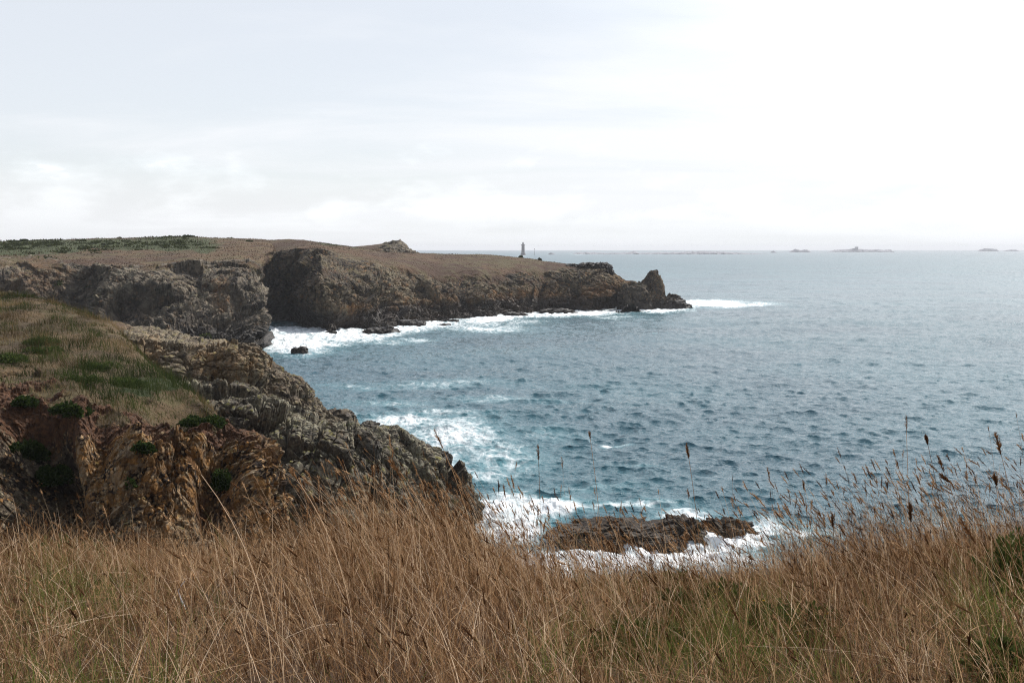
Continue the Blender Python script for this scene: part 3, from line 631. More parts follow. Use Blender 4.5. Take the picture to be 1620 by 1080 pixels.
g, at = shape(g, u, lv, ra, veg, orange=orange, green=veg,
              cells=[((4.4, 4.0, 5.0), 1.5, 141, tilt), ((0.75, 0.8, 1.0), 0.16, 143, (0.2, -0.6, 0.3)), ((0.3, 0.3, 0.34), 0.11, 145, tilt)],
              fb=[(0.15, 3, 0.9, 144), (1.0, 4, 0.12, 146)],
              jt=[(.8, dict(dirs=[(-.78, -.25, .5), (.55, .3, .8), (.3, .9, -.2)], sp=(1.7, 3.6, 2.6), seed=147, wsc=.10, warp=.06, groove=.7, sharp=34, tilt=.7)), (.30, dict(dirs=[(-.86, -.2, .4), (.4, .3, .85), (.3, .9, -.2)], sp=(.62, 1.3, 1.1), seed=148, wsc=.3, warp=.07, sharp=14, tilt=.5))])
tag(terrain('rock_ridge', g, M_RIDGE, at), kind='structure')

# --- tawny outcrop between the slope and the cove
oc = [
 (90, [(760, 78), (690, 80), (640, 83), (600, 86), (565, 89), (530, 95), (503, 108), (520, 135)]),
 (170, [(760, 78), (690, 80), (640, 83), (598, 86), (560, 89), (530, 96), (511, 110), (528, 135)]),
 (225, [(760, 78), (690, 80), (640, 82), (598, 85), (562, 88), (538, 97), (521, 111), (538, 135)]),
 (280, [(760, 78), (690, 80), (640, 82), (595, 84.5), (558, 87), (545, 97), (530, 111), (548, 135)]),
 (310, [(760, 79), (690, 81), (645, 83.5), (600, 86), (560, 88.5), (548, 98), (537, 111), (555, 135)]),
 (330, [(760, 80), (690, 82), (645, 85), (602, 87), (562, 89), (550, 99), (541, 111), (560, 135)]),
 (370, [(760, 80), (690, 82), (645, 84), (602, 86), (560, 88), (552, 98), (545, 110), (570, 135)]),
 (400, [(760, 81), (690, 83), (648, 85), (605, 87), (566, 89.5), (557, 98), (549, 109), (580, 132)]),
 (420, [(760, 82), (690, 84), (650, 86), (612, 88.5), (582, 91), (574, 97), (569, 107), (600, 130)]),
 (450, [(760, 83), (690, 85), (655, 87), (628, 89.5), (606, 92), (597, 97), (592, 106), (630, 128)]),
 (480, [(760, 84), (695, 86), (660, 88), (634, 91), (614, 94), (606, 98), (601, 106), (650, 127)]),
 (498, [(760, 86), (700, 89), (668, 91), (646, 93), (630, 95.5), (624, 99), (620, 107), (680, 126)]),
 (512, [(760, 90), (715, 93), (690, 96), (672, 98), (662, 100), (656, 104), (652, 110), (700, 126)]),
 (535, [(760, 95), (720, 99), (695, 102), (678, 105), (668, 107), (663, 110), (660, 114), (700, 126)]),
 (556, [(760, 100), (735, 104), (710, 108), (695, 110), (688, 112), (684, 114), (684, 116), (705, 126)]),
]
g, u, lv = loft(oc, 820, (8, 50, 80, 80, 60, 56, 14))
UU, LL = np.meshgrid(u, lv, indexing='ij'); px, py = gpx(g); q = g.reshape(-1, 3)
n1_ = fbm(q, 0.35, 4, 52).reshape(UU.shape)
veg = sst(LL + n1_ * 1.1, 4.5, 5.3) * (1 - sst(UU, 150, 260)) * 0.9
orange = blob(px, py, [(235, 590, 24, 50, 1.8), (350, 580, 60, 40, .9), (420, 585, 26, 10, .6), (480, 620, 30, 12, .3)])
ra = np.interp(LL, [0, 4, 5, 6, 7], [1, 1, .6, .5, .4]) * (1 - .8 * veg)
push = np.zeros_like(px)
for cx, cy_, rx, ry, s in [(297, 600, 7, 36, .8), (395, 612, 40, 10, 1.0), (345, 640, 12, 30, 1.2), (430, 610, 10, 20, 1.2)]:
    push -= s * np.exp(-(((px - cx) / rx)**2 + ((py - cy_) / ry)**2))
g, at = shape(g, u, lv, ra, veg, orange=orange,
              cells=[((7.0, 5.0, 7), .8, 151, (0.05, 0.15, 0.2)), ((1.0, 1.0, 0.7), 0.26, 153, (0.0, 0.2, 0.1)), ((0.4, 0.4, 0.3), 0.16, 158, (0.2, 0.3, 0.1))],
              fb=[(0.1, 3, 1.2, 154), (0.8, 4, 0.2, 155)], push=push,
              jt=[(.75, dict(dirs=[(.1, .15, 1.0), (.95, .3, .05), (.3, .9, -.1)], sp=(3.6, 5.0, 4.0), seed=156, wsc=.07, warp=.05, groove=.5, sharp=40, tilt=.7)), (.42, dict(dirs=[(.1, .1, 1.0), (.95, .3, -.15), (.3, .9, -.1)], sp=(1.1, 2.0, 1.6), seed=157, wsc=.2, warp=.06, sharp=16, tilt=.5))])
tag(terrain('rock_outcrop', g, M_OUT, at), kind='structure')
OUTC = (g, at)

# ---------------------------------------------------------------- loose rocks
def ico(sub):
    import bmesh
    bm = bmesh.new(); bmesh.ops.create_icosphere(bm, subdivisions=sub, radius=1.0)
    v = np.array([x.co[:] for x in bm.verts]); f = np.array([[y.index for y in x.verts] for x in bm.faces]); bm.free(); return v, f
ICO = {s: ico(s) for s in (3, 4, 5, 6)}
def rock(name, px, py, D, size, mat, label, cat='rock', group=None, sub=5, seed=0, amp=0.35, cell=0.55, rot=0.0, sculpt=None, orange=0.0, pre=None):
    """size: half extents (m); (px, py, D) is the centre of the base"""
    v, f = ICO[sub]; v = v.copy(); sz = np.array(size, float); ms = float(np.mean(sz))
    v = np.sign(v) * np.abs(v)**0.8
    p = v * sz
    if pre: p = pre(p, sz)
    off = np.array([seed * 13.7, seed * 7.1, seed * 3.3])
    d = amp * (blocks(p / ms + off, (cell, cell, cell * .8), 200 + seed, (0.2, 0.4, 0.3)) + 0.45 * blocks(p / ms + off, (cell * .4,) * 3, 300 + seed, (0.5, 0.1, 0.3)) + 0.5 * fbm(p / ms + off, 1.2, 4, seed))
    p = p + v / np.linalg.norm(v, axis=1, keepdims=True) * (d * ms * 0.8)[:, None] * (sz / ms)
    if sculpt: p = sculpt(p, sz)
    c, s = math.cos(rot), math.sin(rot)
    p = np.stack([p[:, 0] * c - p[:, 1] * s, p[:, 0] * s + p[:, 1] * c, p[:, 2]], 1)
    o = mesh_np(name, p, f, mat, False, {'veg': np.zeros(len(p)), 'soil': np.zeros(len(p)), 'green': np.zeros(len(p)), 'orange': np.full(len(p), orange)})
    o.location = P(px, py, D)
    if label: tag(o, label, cat, group)
    return o

def stack_pre(p, sz):
    q = p.copy(); zn = p[:, 2] / sz[2]; h = np.clip(zn, 0, 1)
    xn = np.clip(p[:, 0] / (sz[0] * np.sqrt(np.maximum(1 - zn**2, .02))), -1, 1); xn = np.sign(xn) * np.abs(xn)**.8
    xl = np.interp(h, [0, .35, .7, .92, 1], [-7.6, -5.4, -2.6, -.4, .9]); xr = np.interp(h, [0, .35, .6, .85, 1], [4.9, 4.8, 4.3, 3.2, 2.0])
    q[:, 0] = xl + (xr - xl) * (xn + 1) / 2; q[:, 1] *= 1 - .45 * h; return q
rock('sea_stack', 1029, 486, 333, (6.8, 5.5, 12.4), M_STACK, 'tall pointed sea stack with orange right side off the headland tip', 'sea stack', sub=6, seed=14, amp=.14, cell=.42, pre=stack_pre, orange=.3)
rock('shore_rock', 1004, 487, 328, (6.0, 4.5, 7.0), M_STACK, 'black sloping rock at the left foot of the pointed sea stack', 'rock', 'black rocks round the headland tip', sub=5, seed=2)
rock('shore_rock', 1050, 486, 331, (6.5, 3.5, 3.6), M_STACK, 'low black rock shelf at the right foot of the sea stack', 'rock', 'black rocks round the headland tip', sub=5, seed=3)
rock('shore_rock', 1066, 482, 334, (2.6, 2.4, 3.6), M_STACK, 'small upright black knob on the rock shelf right of the sea stack', 'rock', 'black rocks round the headland tip', sub=4, seed=4)
rock('shore_rock', 1079, 487, 332, (3.2, 2.4, 1.6), M_STACK, 'outermost low black rock in white surf beyond the headland tip', 'rock', 'black rocks round the headland tip', sub=4, seed=5)
for i, (a, b_, D, sz, lb) in enumerate([
    (905, 421, 344, (2.2, 3, .8), 'leftmost dark crag on the crest of the headland end'),
    (930, 421, 341, (2.8, 3, 1.2), 'broad dark crag second from the seaward end of the headland crest'),
    (953, 423, 340, (2.7, 3, 1.5), 'blocky dark crag overhanging the seaward end of the headland crest'),
    (963, 430, 338, (1.8, 3, 1.1), 'dark stepped crag just below the blocky overhanging crag')]):
    rock('crag', a, b_, D, sz, M_HEAD, lb, 'rock', 'crags on the headland crest', sub=5, seed=10 + i, amp=.5)
for i, (a, b_, D, sz, lb) in enumerate([
    (470, 557, 192, (1.1, 1.2, .9), 'left half of the small black rock awash in the white cove'),
    (479, 557, 192, (.9, 1.1, 1.0), 'right half of the small black rock awash in the white cove'),
    (712, 509, 274, (2.2, 1.2, .7), 'flat black rock awash below the middle of the headland'),
    (704, 515, 260, (1.5, 1.0, .5), 'tiny black rock in foam, seaward of the flat one below the headland'),
    (604, 526, 238, (4.2, 3.0, 1.4), 'dark rock spur pointing into the surf under the headland'),
    (880, 495, 309, (6, 3, 1.3), 'low dark ledge in the surf near the orange headland face'),
    (815, 500, 298, (4, 2.5, 1.2), 'dark foot rock where surf meets the middle of the headland'),
    (650, 515, 260, (3.5, 2.5, 1.5), 'dark boulder in the surf right of the rock spur')]):
    rock('surf_rock', a, b_, D, sz, M_STACK, lb, 'rock', 'dark rocks awash along the headland', sub=4, seed=20 + i, amp=.45)
def reef_shape(p, sz):
    q = p.copy(); t_ = q[:, 0] / sz[0]
    q[:, 2] *= np.interp(t_, [-1.1, -.75, -.2, .1, .35, .8, 1.1], [.35, .62, 1.0, .95, .7, 1.0, .5]); return q
rock('reef_rock', 975, 848, 68.5, (4.7, 2.5, 1.0), M_REEF, 'broad dark brown reef rock ringed by white foam below the cliff', 'rock', 'reef rocks in the foam below the cliff', sub=6, seed=31, amp=.28, cell=.28, sculpt=reef_shape)
rock('reef_rock', 1080, 846, 68.8, (1.55, 1.9, 1.1), M_REEF, 'steep dark reef rock just right of the broad one, across a spray gap', 'rock', 'reef rocks in the foam below the cliff', sub=5, seed=32, amp=.4, cell=.4)
rock('reef_rock', 1147, 843, 69.8, (1.9, 1.3, 0.85), M_REEF, 'smallest low reef rock at the right end of the reef', 'rock', 'reef rocks in the foam below the cliff', sub=5, seed=33, amp=.45, cell=.4)
for i, (a, b_, D, sz, lb) in enumerate([
    (585, 680, 68.5, (0.75, .7, .55), 'dark rounded boulder on the ridge crest against white surf'),
    (558, 681, 68.5, (.6, .6, .4), 'low flat boulder left of the dark rounded one on the ridge crest'),
    (623, 690, 68, (0.55, .55, .5), 'round rust topped boulder on the mossy ridge crest'),
    (668, 716, 68, (0.72, .7, .55), 'mossy rounded boulder overhanging the lower ridge crest'),
    (700, 727, 68.5, (0.65, .6, .55), 'leaning grey boulder at the seaward drop of the ridge'),
    (645, 708, 66, (.65, .5, .5), 'grey block wedged below the mossy rounded boulder'),
    (575, 715, 60, (0.95, .7, 1.15), 'big flat topped grey block on the front of the ridge'),
    (532, 668, 109, (2.0, 1.6, 1.3), 'dark square rock block at the waterline foot of the tawny outcrop')]):
    rock('boulder', a, b_, D, sz, M_OUT if i == 7 else M_RIDGE, lb, 'boulder', 'boulders on the rock ridge' if i < 7 else None, sub=5, seed=40 + i, amp=.32, cell=.8)

# ---------------------------------------------------------------- lighthouse, beacon and islands
def lathe(name, prof, seg, mat, parent=None, smooth=True):
    a = np.linspace(0, 2 * np.pi, seg, endpoint=False)
    v = np.array([[r * math.cos(x), r * math.sin(x), z] for r, z in prof for x in a]); n = len(prof)
    f = np.array([[i * seg + j, i * seg + (j + 1) % seg, (i + 1) * seg + (j + 1) % seg, (i + 1) * seg + j] for i in range(n - 1) for j in range(seg)])
    return mesh_np(name, v, f, mat, smooth, None, parent)
def boxes(name, lst, mat, parent=None):
    v = []; f = []
    for cx, cy_, cz, sx, sy, sz in lst:
        b = len(v)
        v += [(cx + a * sx / 2, cy_ + c * sy / 2, cz + e * sz / 2) for e in (-1, 1) for c in (-1, 1) for a in (-1, 1)]
        f += [[b + i for i in q_] for q_ in ((0, 2, 3, 1), (4, 5, 7, 6), (0, 1, 5, 4), (2, 6, 7, 3), (0, 4, 6, 2), (1, 3, 7, 5))]
    return mesh_np(name, np.array(v, float), np.array(f), mat, False, None, parent)
LD = 2860.0
lh = empty('lighthouse', (P(827.5, 393, LD)[0], LD, 0.0))
tag(lh, 'grey granite lighthouse tower standing in the sea beyond the headland', 'lighthouse')
lathe('rock_base', [(9, -2), (8.5, .2), (7.8, 1.6), (6, 2.0), (0.1, 2.0)], 20, M_GRANITE_D, lh)
lathe('plinth', [(6.8, 1.2), (6.7, 5.5), (5.6, 7.2), (5.0, 8.0), (0.1, 8.0)], 20, M_GRANITE_D, lh)
lathe('tower', [(4.9, 7.5), (4.7, 12), (4.5, 20), (4.4, 28.5)], 24, M_GRANITE, lh)
gl = lathe('gallery', [(4.5, 28), (5.6, 29.2), (5.9, 29.4), (5.9, 30.2), (5.2, 30.25), (0.1, 30.25)], 24, M_GRANITE_D, lh)
lathe('railing', [(5.75, 30.2), (5.75, 31.3), (5.6, 31.3), (5.6, 30.2)], 24, M_IRON, gl)
lathe('service_room', [(3.4, 30.2), (3.2, 33.2), (2.2, 33.3)], 20, M_GRANITE, lh)
ln = lathe('lantern_room', [(2.0, 33.2), (2.0, 36.2)], 16, M_LGLASS, lh)
boxes('glazing_bars', [(2.03 * math.cos(a), 2.03 * math.sin(a), 34.7, .16, .16, 3.0) for a in np.linspace(0, 2 * np.pi, 8, endpoint=False)], M_IRON, ln)
rf = lathe('roof', [(2.3, 36.2), (2.1, 36.8), (1.3, 37.7), (.3, 38.2), (0.15, 39.4), (0.02, 39.5)], 16, M_IRON, lh)
for zz_ in (12.5, 18, 23.5):
    boxes('window', [(0.2, -4.6, zz_, .9, .5, 1.7)], M_LGLASS, lh)
boxes('door', [(0.0, -6.65, 3.4, 1.5, .5, 2.6)], M_IRON, lh)
bt = empty('beacon', (P(845.5, 393, 3000)[0], 3000, 0.0)); tag(bt, 'thin beacon pole on the horizon right of the lighthouse', 'beacon')
lathe('pole', [(.5, -1), (.45, 8), (.35, 17), (.05, 17.2)], 10, M_IRON, bt)
lathe('topmark', [(.1, 17.1), (.8, 17.6), (.8, 19.2), (.1, 20)], 10, M_IRON, bt)

def island(name, D, pts, label, depth=0.35, seed=0, cat='island', group='rocky islets on the horizon', rough=1.0):
    xs = np.array([p_[0] for p_ in pts], float); ys = np.array([p_[1] for p_ in pts], float)
    n = max(30, int((xs[-1] - xs[0]) * 3)); u_ = np.linspace(xs[0], xs[-1], n)
    wy = HY + F * H / D
    top = np.interp(u_, xs, ys)
    X_ = (u_ - HX) / F * D
    hgt = np.maximum((wy - top) / F * D, 0.0) * 0.72
    q_ = np.stack([X_ * 0.05, 0 * X_, 0 * X_ + seed], 1)
    hgt = hgt * (1 + 0.35 * rough * fbm(q_, 1.0, 4, seed + 400)) * np.minimum(1, np.minimum(np.arange(n), np.arange(n)[::-1]) / 2.0)
    wd = depth * (xs[-1] - xs[0]) / F * D
    prof = [(-.5, -1.0), (-.42, .25), (-.2, .7), (0, 1.0), (.25, .75), (.5, -1.0)]
    rows = []
    for k, (dy_, hf) in enumerate(prof):
        nn = fbm(np.stack([X_ * .04, 0 * X_ + k * 3.1, 0 * X_ + seed], 1), 1.0, 4, seed + 410 + k)
        zz2 = np.where(hf < 0, -2.0, hgt * hf * (1 + .25 * nn * (0 if k == 3 else 1)))
        rows.append(np.stack([X_ + 0 * nn, D + dy_ * wd * (0.6 + .4 * nn), zz2], 1))
    g_ = np.stack(rows, 1)
    o = mesh_np(name, g_.reshape(-1, 3), grid_faces(n, len(prof)), M_ISLE, False)
    return tag(o, label, cat, group)
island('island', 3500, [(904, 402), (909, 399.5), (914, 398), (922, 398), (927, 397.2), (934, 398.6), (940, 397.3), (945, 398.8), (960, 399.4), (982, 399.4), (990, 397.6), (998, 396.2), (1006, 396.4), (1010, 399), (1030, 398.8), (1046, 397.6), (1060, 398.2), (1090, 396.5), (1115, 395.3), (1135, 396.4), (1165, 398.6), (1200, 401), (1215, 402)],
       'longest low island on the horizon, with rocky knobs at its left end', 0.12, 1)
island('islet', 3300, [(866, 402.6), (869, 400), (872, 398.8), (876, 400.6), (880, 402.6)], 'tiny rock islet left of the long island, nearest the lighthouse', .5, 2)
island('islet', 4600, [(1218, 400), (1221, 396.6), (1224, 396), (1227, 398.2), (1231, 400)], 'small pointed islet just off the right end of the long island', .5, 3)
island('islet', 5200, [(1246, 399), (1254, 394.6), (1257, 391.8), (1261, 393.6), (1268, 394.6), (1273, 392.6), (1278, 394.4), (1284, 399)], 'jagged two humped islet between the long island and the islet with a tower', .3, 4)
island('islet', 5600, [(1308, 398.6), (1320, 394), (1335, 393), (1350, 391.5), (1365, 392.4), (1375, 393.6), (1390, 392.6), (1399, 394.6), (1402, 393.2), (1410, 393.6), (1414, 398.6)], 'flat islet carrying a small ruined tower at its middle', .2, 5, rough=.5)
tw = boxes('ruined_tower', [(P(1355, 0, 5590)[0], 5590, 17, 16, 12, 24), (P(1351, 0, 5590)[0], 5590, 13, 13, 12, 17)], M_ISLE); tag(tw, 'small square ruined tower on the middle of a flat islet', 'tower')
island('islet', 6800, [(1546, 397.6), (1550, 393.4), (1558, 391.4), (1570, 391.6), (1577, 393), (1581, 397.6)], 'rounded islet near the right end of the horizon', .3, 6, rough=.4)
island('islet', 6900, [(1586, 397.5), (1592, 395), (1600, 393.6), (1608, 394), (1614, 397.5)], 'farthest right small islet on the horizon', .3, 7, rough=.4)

# ---------------------------------------------------------------- clifftop ground under the camera
BR = np.array([(-700, 880), (0, 888), (300, 900), (450, 890), (580, 862), (700, 858), (780, 890), (880, 935), (1050, 940), (1200, 915), (1400, 886), (1620, 868), (2400, 840)], float)
def zg(x, y):
    b_ = np.interp(HX + F * x / 10.0, BR[:, 0], BR[:, 1]); zb = H - (b_ - HY) * 10.0 / F
    y_ = np.asarray(y, float)
    s = np.clip(y_ / 10.0, -0.5, 1); z = 18.42 + (zb - 18.42) * s
    t_ = np.maximum(y_ - 10.0, 0); z = z - 0.30 * t_ - 0.10 * t_**2
    pp = np.stack([np.asarray(x, float).ravel(), y_.ravel(), 0 * y_.ravel()], 1)
    nb_ = fbm(pp, 0.8, 4, 61).reshape(y_.shape)
    return np.maximum(z, -3) + nb_ * 0.10
gx, gy = np.meshgrid(np.linspace(-16, 16, 240), np.concatenate([np.linspace(-6, 12, 160), np.linspace(12.2, 30, 40)]), indexing='ij')
gz = zg(gx, gy)
tag(mesh_np('clifftop_ground', np.stack([gx, gy, gz], -1).reshape(-1, 3), grid_faces(*gx.shape), M_SOIL, True), kind='structure')
def ground_at(px, py):
    Ds = np.linspace(2.5, 11.8, 400); xs = (px - HX) / F * Ds
    pyy = HY + F * (H - zg(xs, Ds)) / Ds
    k = np.argmin(np.abs(pyy - py)); return np.array([xs[k], Ds[k], zg(xs[k:k + 1], Ds[k:k + 1])[0]])

# ---------------------------------------------------------------- grass makers
class Heap:
    def __init__(self): self.v = []; self.f = []; self.a = {'tint': [], 'grn': []}; self.n = 0
    def add(self, v, f, tint, grn):
        self.v.append(v); self.f.append(f + self.n); self.n += len(v); self.a['tint'].append(tint); self.a['grn'].append(grn)
    def build(self, name, mat, parent=None, smooth=True):
        k = {}
        for f in self.f: k.setdefault(f.shape[1], []).append(f)
        return mesh_np(name, np.concatenate(self.v), [np.concatenate(x) for x in k.values()], mat, smooth, {q_: np.concatenate(x) for q_, x in self.a.items()}, parent)
def spine(base, L, lean, bend, segs):
    """curve points (N, segs+1, 3): lean = horizontal vector at the tip relative to length, bend = how late it bends"""
    t_ = np.linspace(0, 1, segs + 1)[None, :, None]
    ln_ = np.concatenate([lean, np.zeros((len(lean), 1))], 1)[:, None, :]
    s = np.linalg.norm(lean, axis=1)[:, None, None]
    b_ = bend[:, None, None]
    hor = ln_ * ((1 - b_) * t_ + b_ * t_**2)
    up = np.array([0, 0, 1.0])[None, None, :] * (t_ * np.sqrt(np.clip(1 - 0.8 * np.minimum(s, 1.05)**2, 0.12, 1)) - 0.22 * b_ * s * t_**3)
    return base[:, None, :] + L[:, None, None] * (hor + up)
def ribbons(heap, base, L, lean, bend, wid, segs, tint, grn, tipw=0.15):
    N = len(base); c = spine(base, L, lean, bend, segs)
    a = rng.uniform(0, np.pi, N); sd = np.stack([np.cos(a), np.sin(a) * 0.6, 0.25 * np.sin(a * 3)], 1)[:, None, :]
    t_ = np.linspace(0, 1, segs + 1)[None, :, None]
    hw = 0.5 * wid[:, None, None] * (1 - (1 - tipw) * t_**1.5)
    v = np.stack([c - sd * hw, c + sd * hw], 2).reshape(N, -1, 3)
    k = 2 * (segs + 1); b_ = np.arange(N)[:, None] * k; j = np.arange(segs)[None, :] * 2
    f = np.stack([b_ + j, b_ + j + 1, b_ + j + 3, b_ + j + 2], -1).reshape(-1, 4)
    heap.add(v.reshape(-1, 3), f, np.repeat(tint, k), np.repeat(grn, k)); return c
def tubes(heap, base, L, lean, bend, rad, segs, tint, grn, tipw=0.35):
    N = len(base); c = spine(base, L, lean, bend, segs)
    ang = rng.uniform(0, 6.28, N)[:, None] + np.array([0, 2.094, 4.189])[None, :]
    ring = np.stack([np.cos(ang), np.sin(ang), 0 * ang], -1)[:, None, :, :]
    t_ = np.linspace(0, 1, segs + 1)[None, :, None, None]
    v = c[:, :, None, :] + ring * rad[:, None, None, None] * (1 - (1 - tipw) * t_)
    k = 3 * (segs + 1); b_ = (np.arange(N) * k)[:, None, None]; j = (np.arange(segs) * 3)[None, :, None]; r_ = np.arange(3)[None, None, :]; r2_ = (r_ + 1) % 3
    f = np.stack([b_ + j + r_, b_ + j + r2_, b_ + j + 3 + r2_, b_ + j + 3 + r_], -1).reshape(-1, 4)
    heap.add(v.reshape(-1, 3), f, np.repeat(tint, k), np.repeat(grn, k)); return c
def seed_heads(heap, tip, axis, hl, hr, K, tint, grn, spread=0.5):
    """spiky spindle: overlapping spikelets round a core"""
    N = len(tip); axis = axis / np.linalg.norm(axis, axis=1, keepdims=True)
    e1 = np.cross(axis, rng.normal(size=(N, 3))); e1 /= np.linalg.norm(e1, axis=1, keepdims=True); e2 = np.cross(axis, e1)
    s = (np.arange(K)[None, :] + rng.uniform(0, 1, (N, K))) / K
    ph = rng.uniform(0, 6.28, (N, K)); out = e1[:, None] * np.cos(ph)[..., None] + e2[:, None] * np.sin(ph)[..., None]
    env = (np.sin(np.pi * np.clip(s * 0.85 + 0.12, 0, 1))**0.7)[..., None]
    c = tip[:, None] + axis[:, None] * (s * hl[:, None])[..., None] + out * (hr[:, None, None] * env * 0.25)
    d = axis[:, None] * (1 - spread) + out * spread; d /= np.linalg.norm(d, axis=2, keepdims=True)
    sl = (hl * 0.16 + hr * 1.0)[:, None, None] * env * rng.uniform(.8, 1.3, (N, K, 1))
    sd = np.cross(d, axis[:, None] + 0.3 * out + 1e-3); sd /= (np.linalg.norm(sd, axis=2, keepdims=True) + 1e-9)
    wv_ = hr[:, None, None] * 0.55 * env
    v = np.stack([c, c + d * sl * .45 + sd * wv_, c + d * sl, c + d * sl * .45 - sd * wv_], 2).reshape(-1, 3)
    f = np.arange(N * K * 4).reshape(-1, 4)
    tt = np.clip(np.repeat(tint, K) + rng.uniform(-.12, .12, N * K), 0, 1)
    heap.add(v, f, np.repeat(tt, 4), np.repeat(np.repeat(grn, K), 4))
    # core
    ring = np.stack([e1, e2, -e1, -e2], 1)
    lv_ = [(0, .15), (.2, .6), (.6, .6), (1, .08)]
    v = np.concatenate([tip[:, None] + axis[:, None] * (a_ * hl)[:, None, None] + ring * (b_ * hr)[:, None, None] for a_, b_ in lv_], 1)
    b_ = (np.arange(N) * 16)[:, None, None]; j = (np.arange(3) * 4)[None, :, None]; r_ = np.arange(4)[None, None, :]; r2_ = (r_ + 1) % 4
    f = np.stack([b_ + j + r_, b_ + j + r2_, b_ + j + 4 + r2_, b_ + j + 4 + r_], -1).reshape(-1, 4)
    heap.add(v.reshape(-1, 3), f, np.repeat(np.clip(tint - .12, 0, 1), 16), np.repeat(grn, 16))

def fg_points(n, y0, y1, pw=1.0):
    y = (y0**2 + rng.uniform(0, 1, n) * (y1**2 - y0**2))**0.5
    x = rng.uniform(-1, 1, n) * (0.56 * y + 0.9)
    return x, y
def field(x, y, sc, seed, o=3):
    return fbm(np.stack([x, y, 0 * x], 1), sc, o, seed)
WIND = np.array([-0.36, 0.06])
GREENS = [(100, 930, 120, 60, .75), (60, 1140, 200, 90, .85), (250, 1140, 140, 80, .8), (1130, 1030, 220, 90, .8), (1590, 980, 70, 80, .9), (1590, 1130, 110, 80, 1.0), (880, 1090, 110, 90, .5), (1300, 1120, 140, 80, .7), (560, 1120, 120, 70, .45), (350, 950, 40, 40, .5)]
def green_at(x, y):
    z = zg(x, y) + 0.15; a = HX + F * x / y; b_ = HY + F * (H - z) / y
    return np.clip(1.15 * blob(a, b_, GREENS) + 0.6 * field(x, y, 1.1, 71) - 0.06, 0, 1)
def base_of(x, y, sink=0.02): return np.stack([x, y, zg(x, y) - sink], 1)
def around(n, sig, mean=(0, 0)): return np.stack([rng.normal(mean[0], sig, n), rng.normal(mean[1], sig, n)], 1)

# matted short dead grass and green blades
N = 90000
x, y = fg_points(N, 3.0, 11.9); g_ = green_at(x, y); hp = Heap()
cl = field(x, y, 0.7, 72); fine_ = field(x, y, 2.2, 75)
L = np.clip(0.17 + 0.22 * cl + 0.16 * fine_ + rng.normal(0, .06, N), 0.04, .5) * (1 + 0.9 * g_)
grn = (rng.uniform(0, 1, N) < g_ * 1.1).astype(float)
tint = np.clip(0.22 + 0.7 * fine_ + 0.5 * cl + rng.normal(0, .2, N) + .35 * (rng.uniform(0, 1, N) < .07), 0, 1)
ribbons(hp, base_of(x, y), L, around(N, .62, WIND * .6), rng.uniform(.1, .9, N), rng.uniform(.0025, .0075, N), 4, tint, grn)
# loose bent straws lying over the mat
N = 16000
x, y = fg_points(N, 3.0, 11.6); fine_ = field(x, y, 2.2, 75)
b0 = base_of(x, y); b0[:, 2] += rng.uniform(.02, .22, N)
ribbons(hp, b0, rng.uniform(.2, .6, N), around(N, .8), rng.uniform(.2, 1, N), rng.uniform(.0025, .006, N), 5, np.clip(.5 + .3 * fine_ + rng.normal(0, .22, N), 0, 1), np.zeros(N))
tag(hp.build('short_grass', M_GRASS), 'matted dead brown grass with green tufts covering the clifftop', 'grass', kind='stuff')

# upright wind-bent straw with seed heads
def stems(n, y0, y1, Lm, Ls, sig, acc, headp, tm=0.55, rad=(.0009, .0019), hl=(.035, .09), hr=(.0035, .0075), K=9):
    x, y = fg_points(int(n), y0, y1)
    px_ = HX + F * x / y
    keep = rng.uniform(0, 1, len(x)) < acc(px_, x, y); x, y = x[keep], y[keep]; n_ = len(x)
    cl_ = field(x, y, 0.8, 73)
    pk_ = HX + F * x / y
    L_ = np.clip(Lm * (1 + .35 * cl_) + rng.normal(0, Ls, n_), .15, 1.35) * np.interp(pk_, [0, 430, 560, 1150, 1300, 1620], [.66, .66, 1, .9, .95, 1])
    tint_ = np.clip(tm + .55 * field(x, y, 1.7, 76, 4) + rng.normal(0, .22, n_) + .45 * (rng.uniform(0, 1, n_) < .18), 0, 1)
    lean = around(n_, sig) + WIND[None] * rng.uniform(.5, 1.5, n_)[:, None]
    bend = rng.uniform(.25, .95, n_)
    grn_ = (rng.uniform(0, 1, n_) < green_at(x, y) * .25).astype(float)
    c = tubes(HS, base_of(x, y), L_, lean, bend, rng.uniform(*rad, n_), 6, tint_, grn_)
    hm = rng.uniform(0, 1, n_) < headp; k = hm.sum()
    seed_heads(HH, c[hm, -1], c[hm, -1] - c[hm, -2], rng.uniform(*hl, k), rng.uniform(*hr, k), K, np.clip(tint_[hm] - .05 + rng.normal(0, .2, k), 0, 1), np.zeros(k))
    # drooping stem leaf
    lm_ = rng.uniform(0, 1, n_) < .45; k = lm_.sum()
    ribbons(HS, c[lm_, 2], L_[lm_] * rng.uniform(.2, .45, k), around(k, .5, WIND), rng.uniform(.4, 1, k), rng.uniform(.002, .0045, k), 4, np.clip(tint_[lm_] - .08, 0, 1), grn_[lm_], .05)
HS, HH = Heap(), Heap()
tall = lambda p_, x, y: np.clip((.30 + .75 * np.exp(-((p_ - 660) / 190)**2) + .45 * np.exp(-((p_ - 1500) / 220)**2) + .45 * np.exp(-((p_ - 1020) / 170)**2) + 1.5 * field(x, y, .55, 74) + 1.6 * field(x, y, 1.6, 78)) * (1 - .92 * green_at(x, y)), .03, 1)
stems(9000, 3.3, 8.0, .50, .16, .27, tall, .25, .42, (.0010, .0026))
stems(18000, 8.0, 11.9, .50, .16, .24, tall, .40, .42, (.0011, .0026))
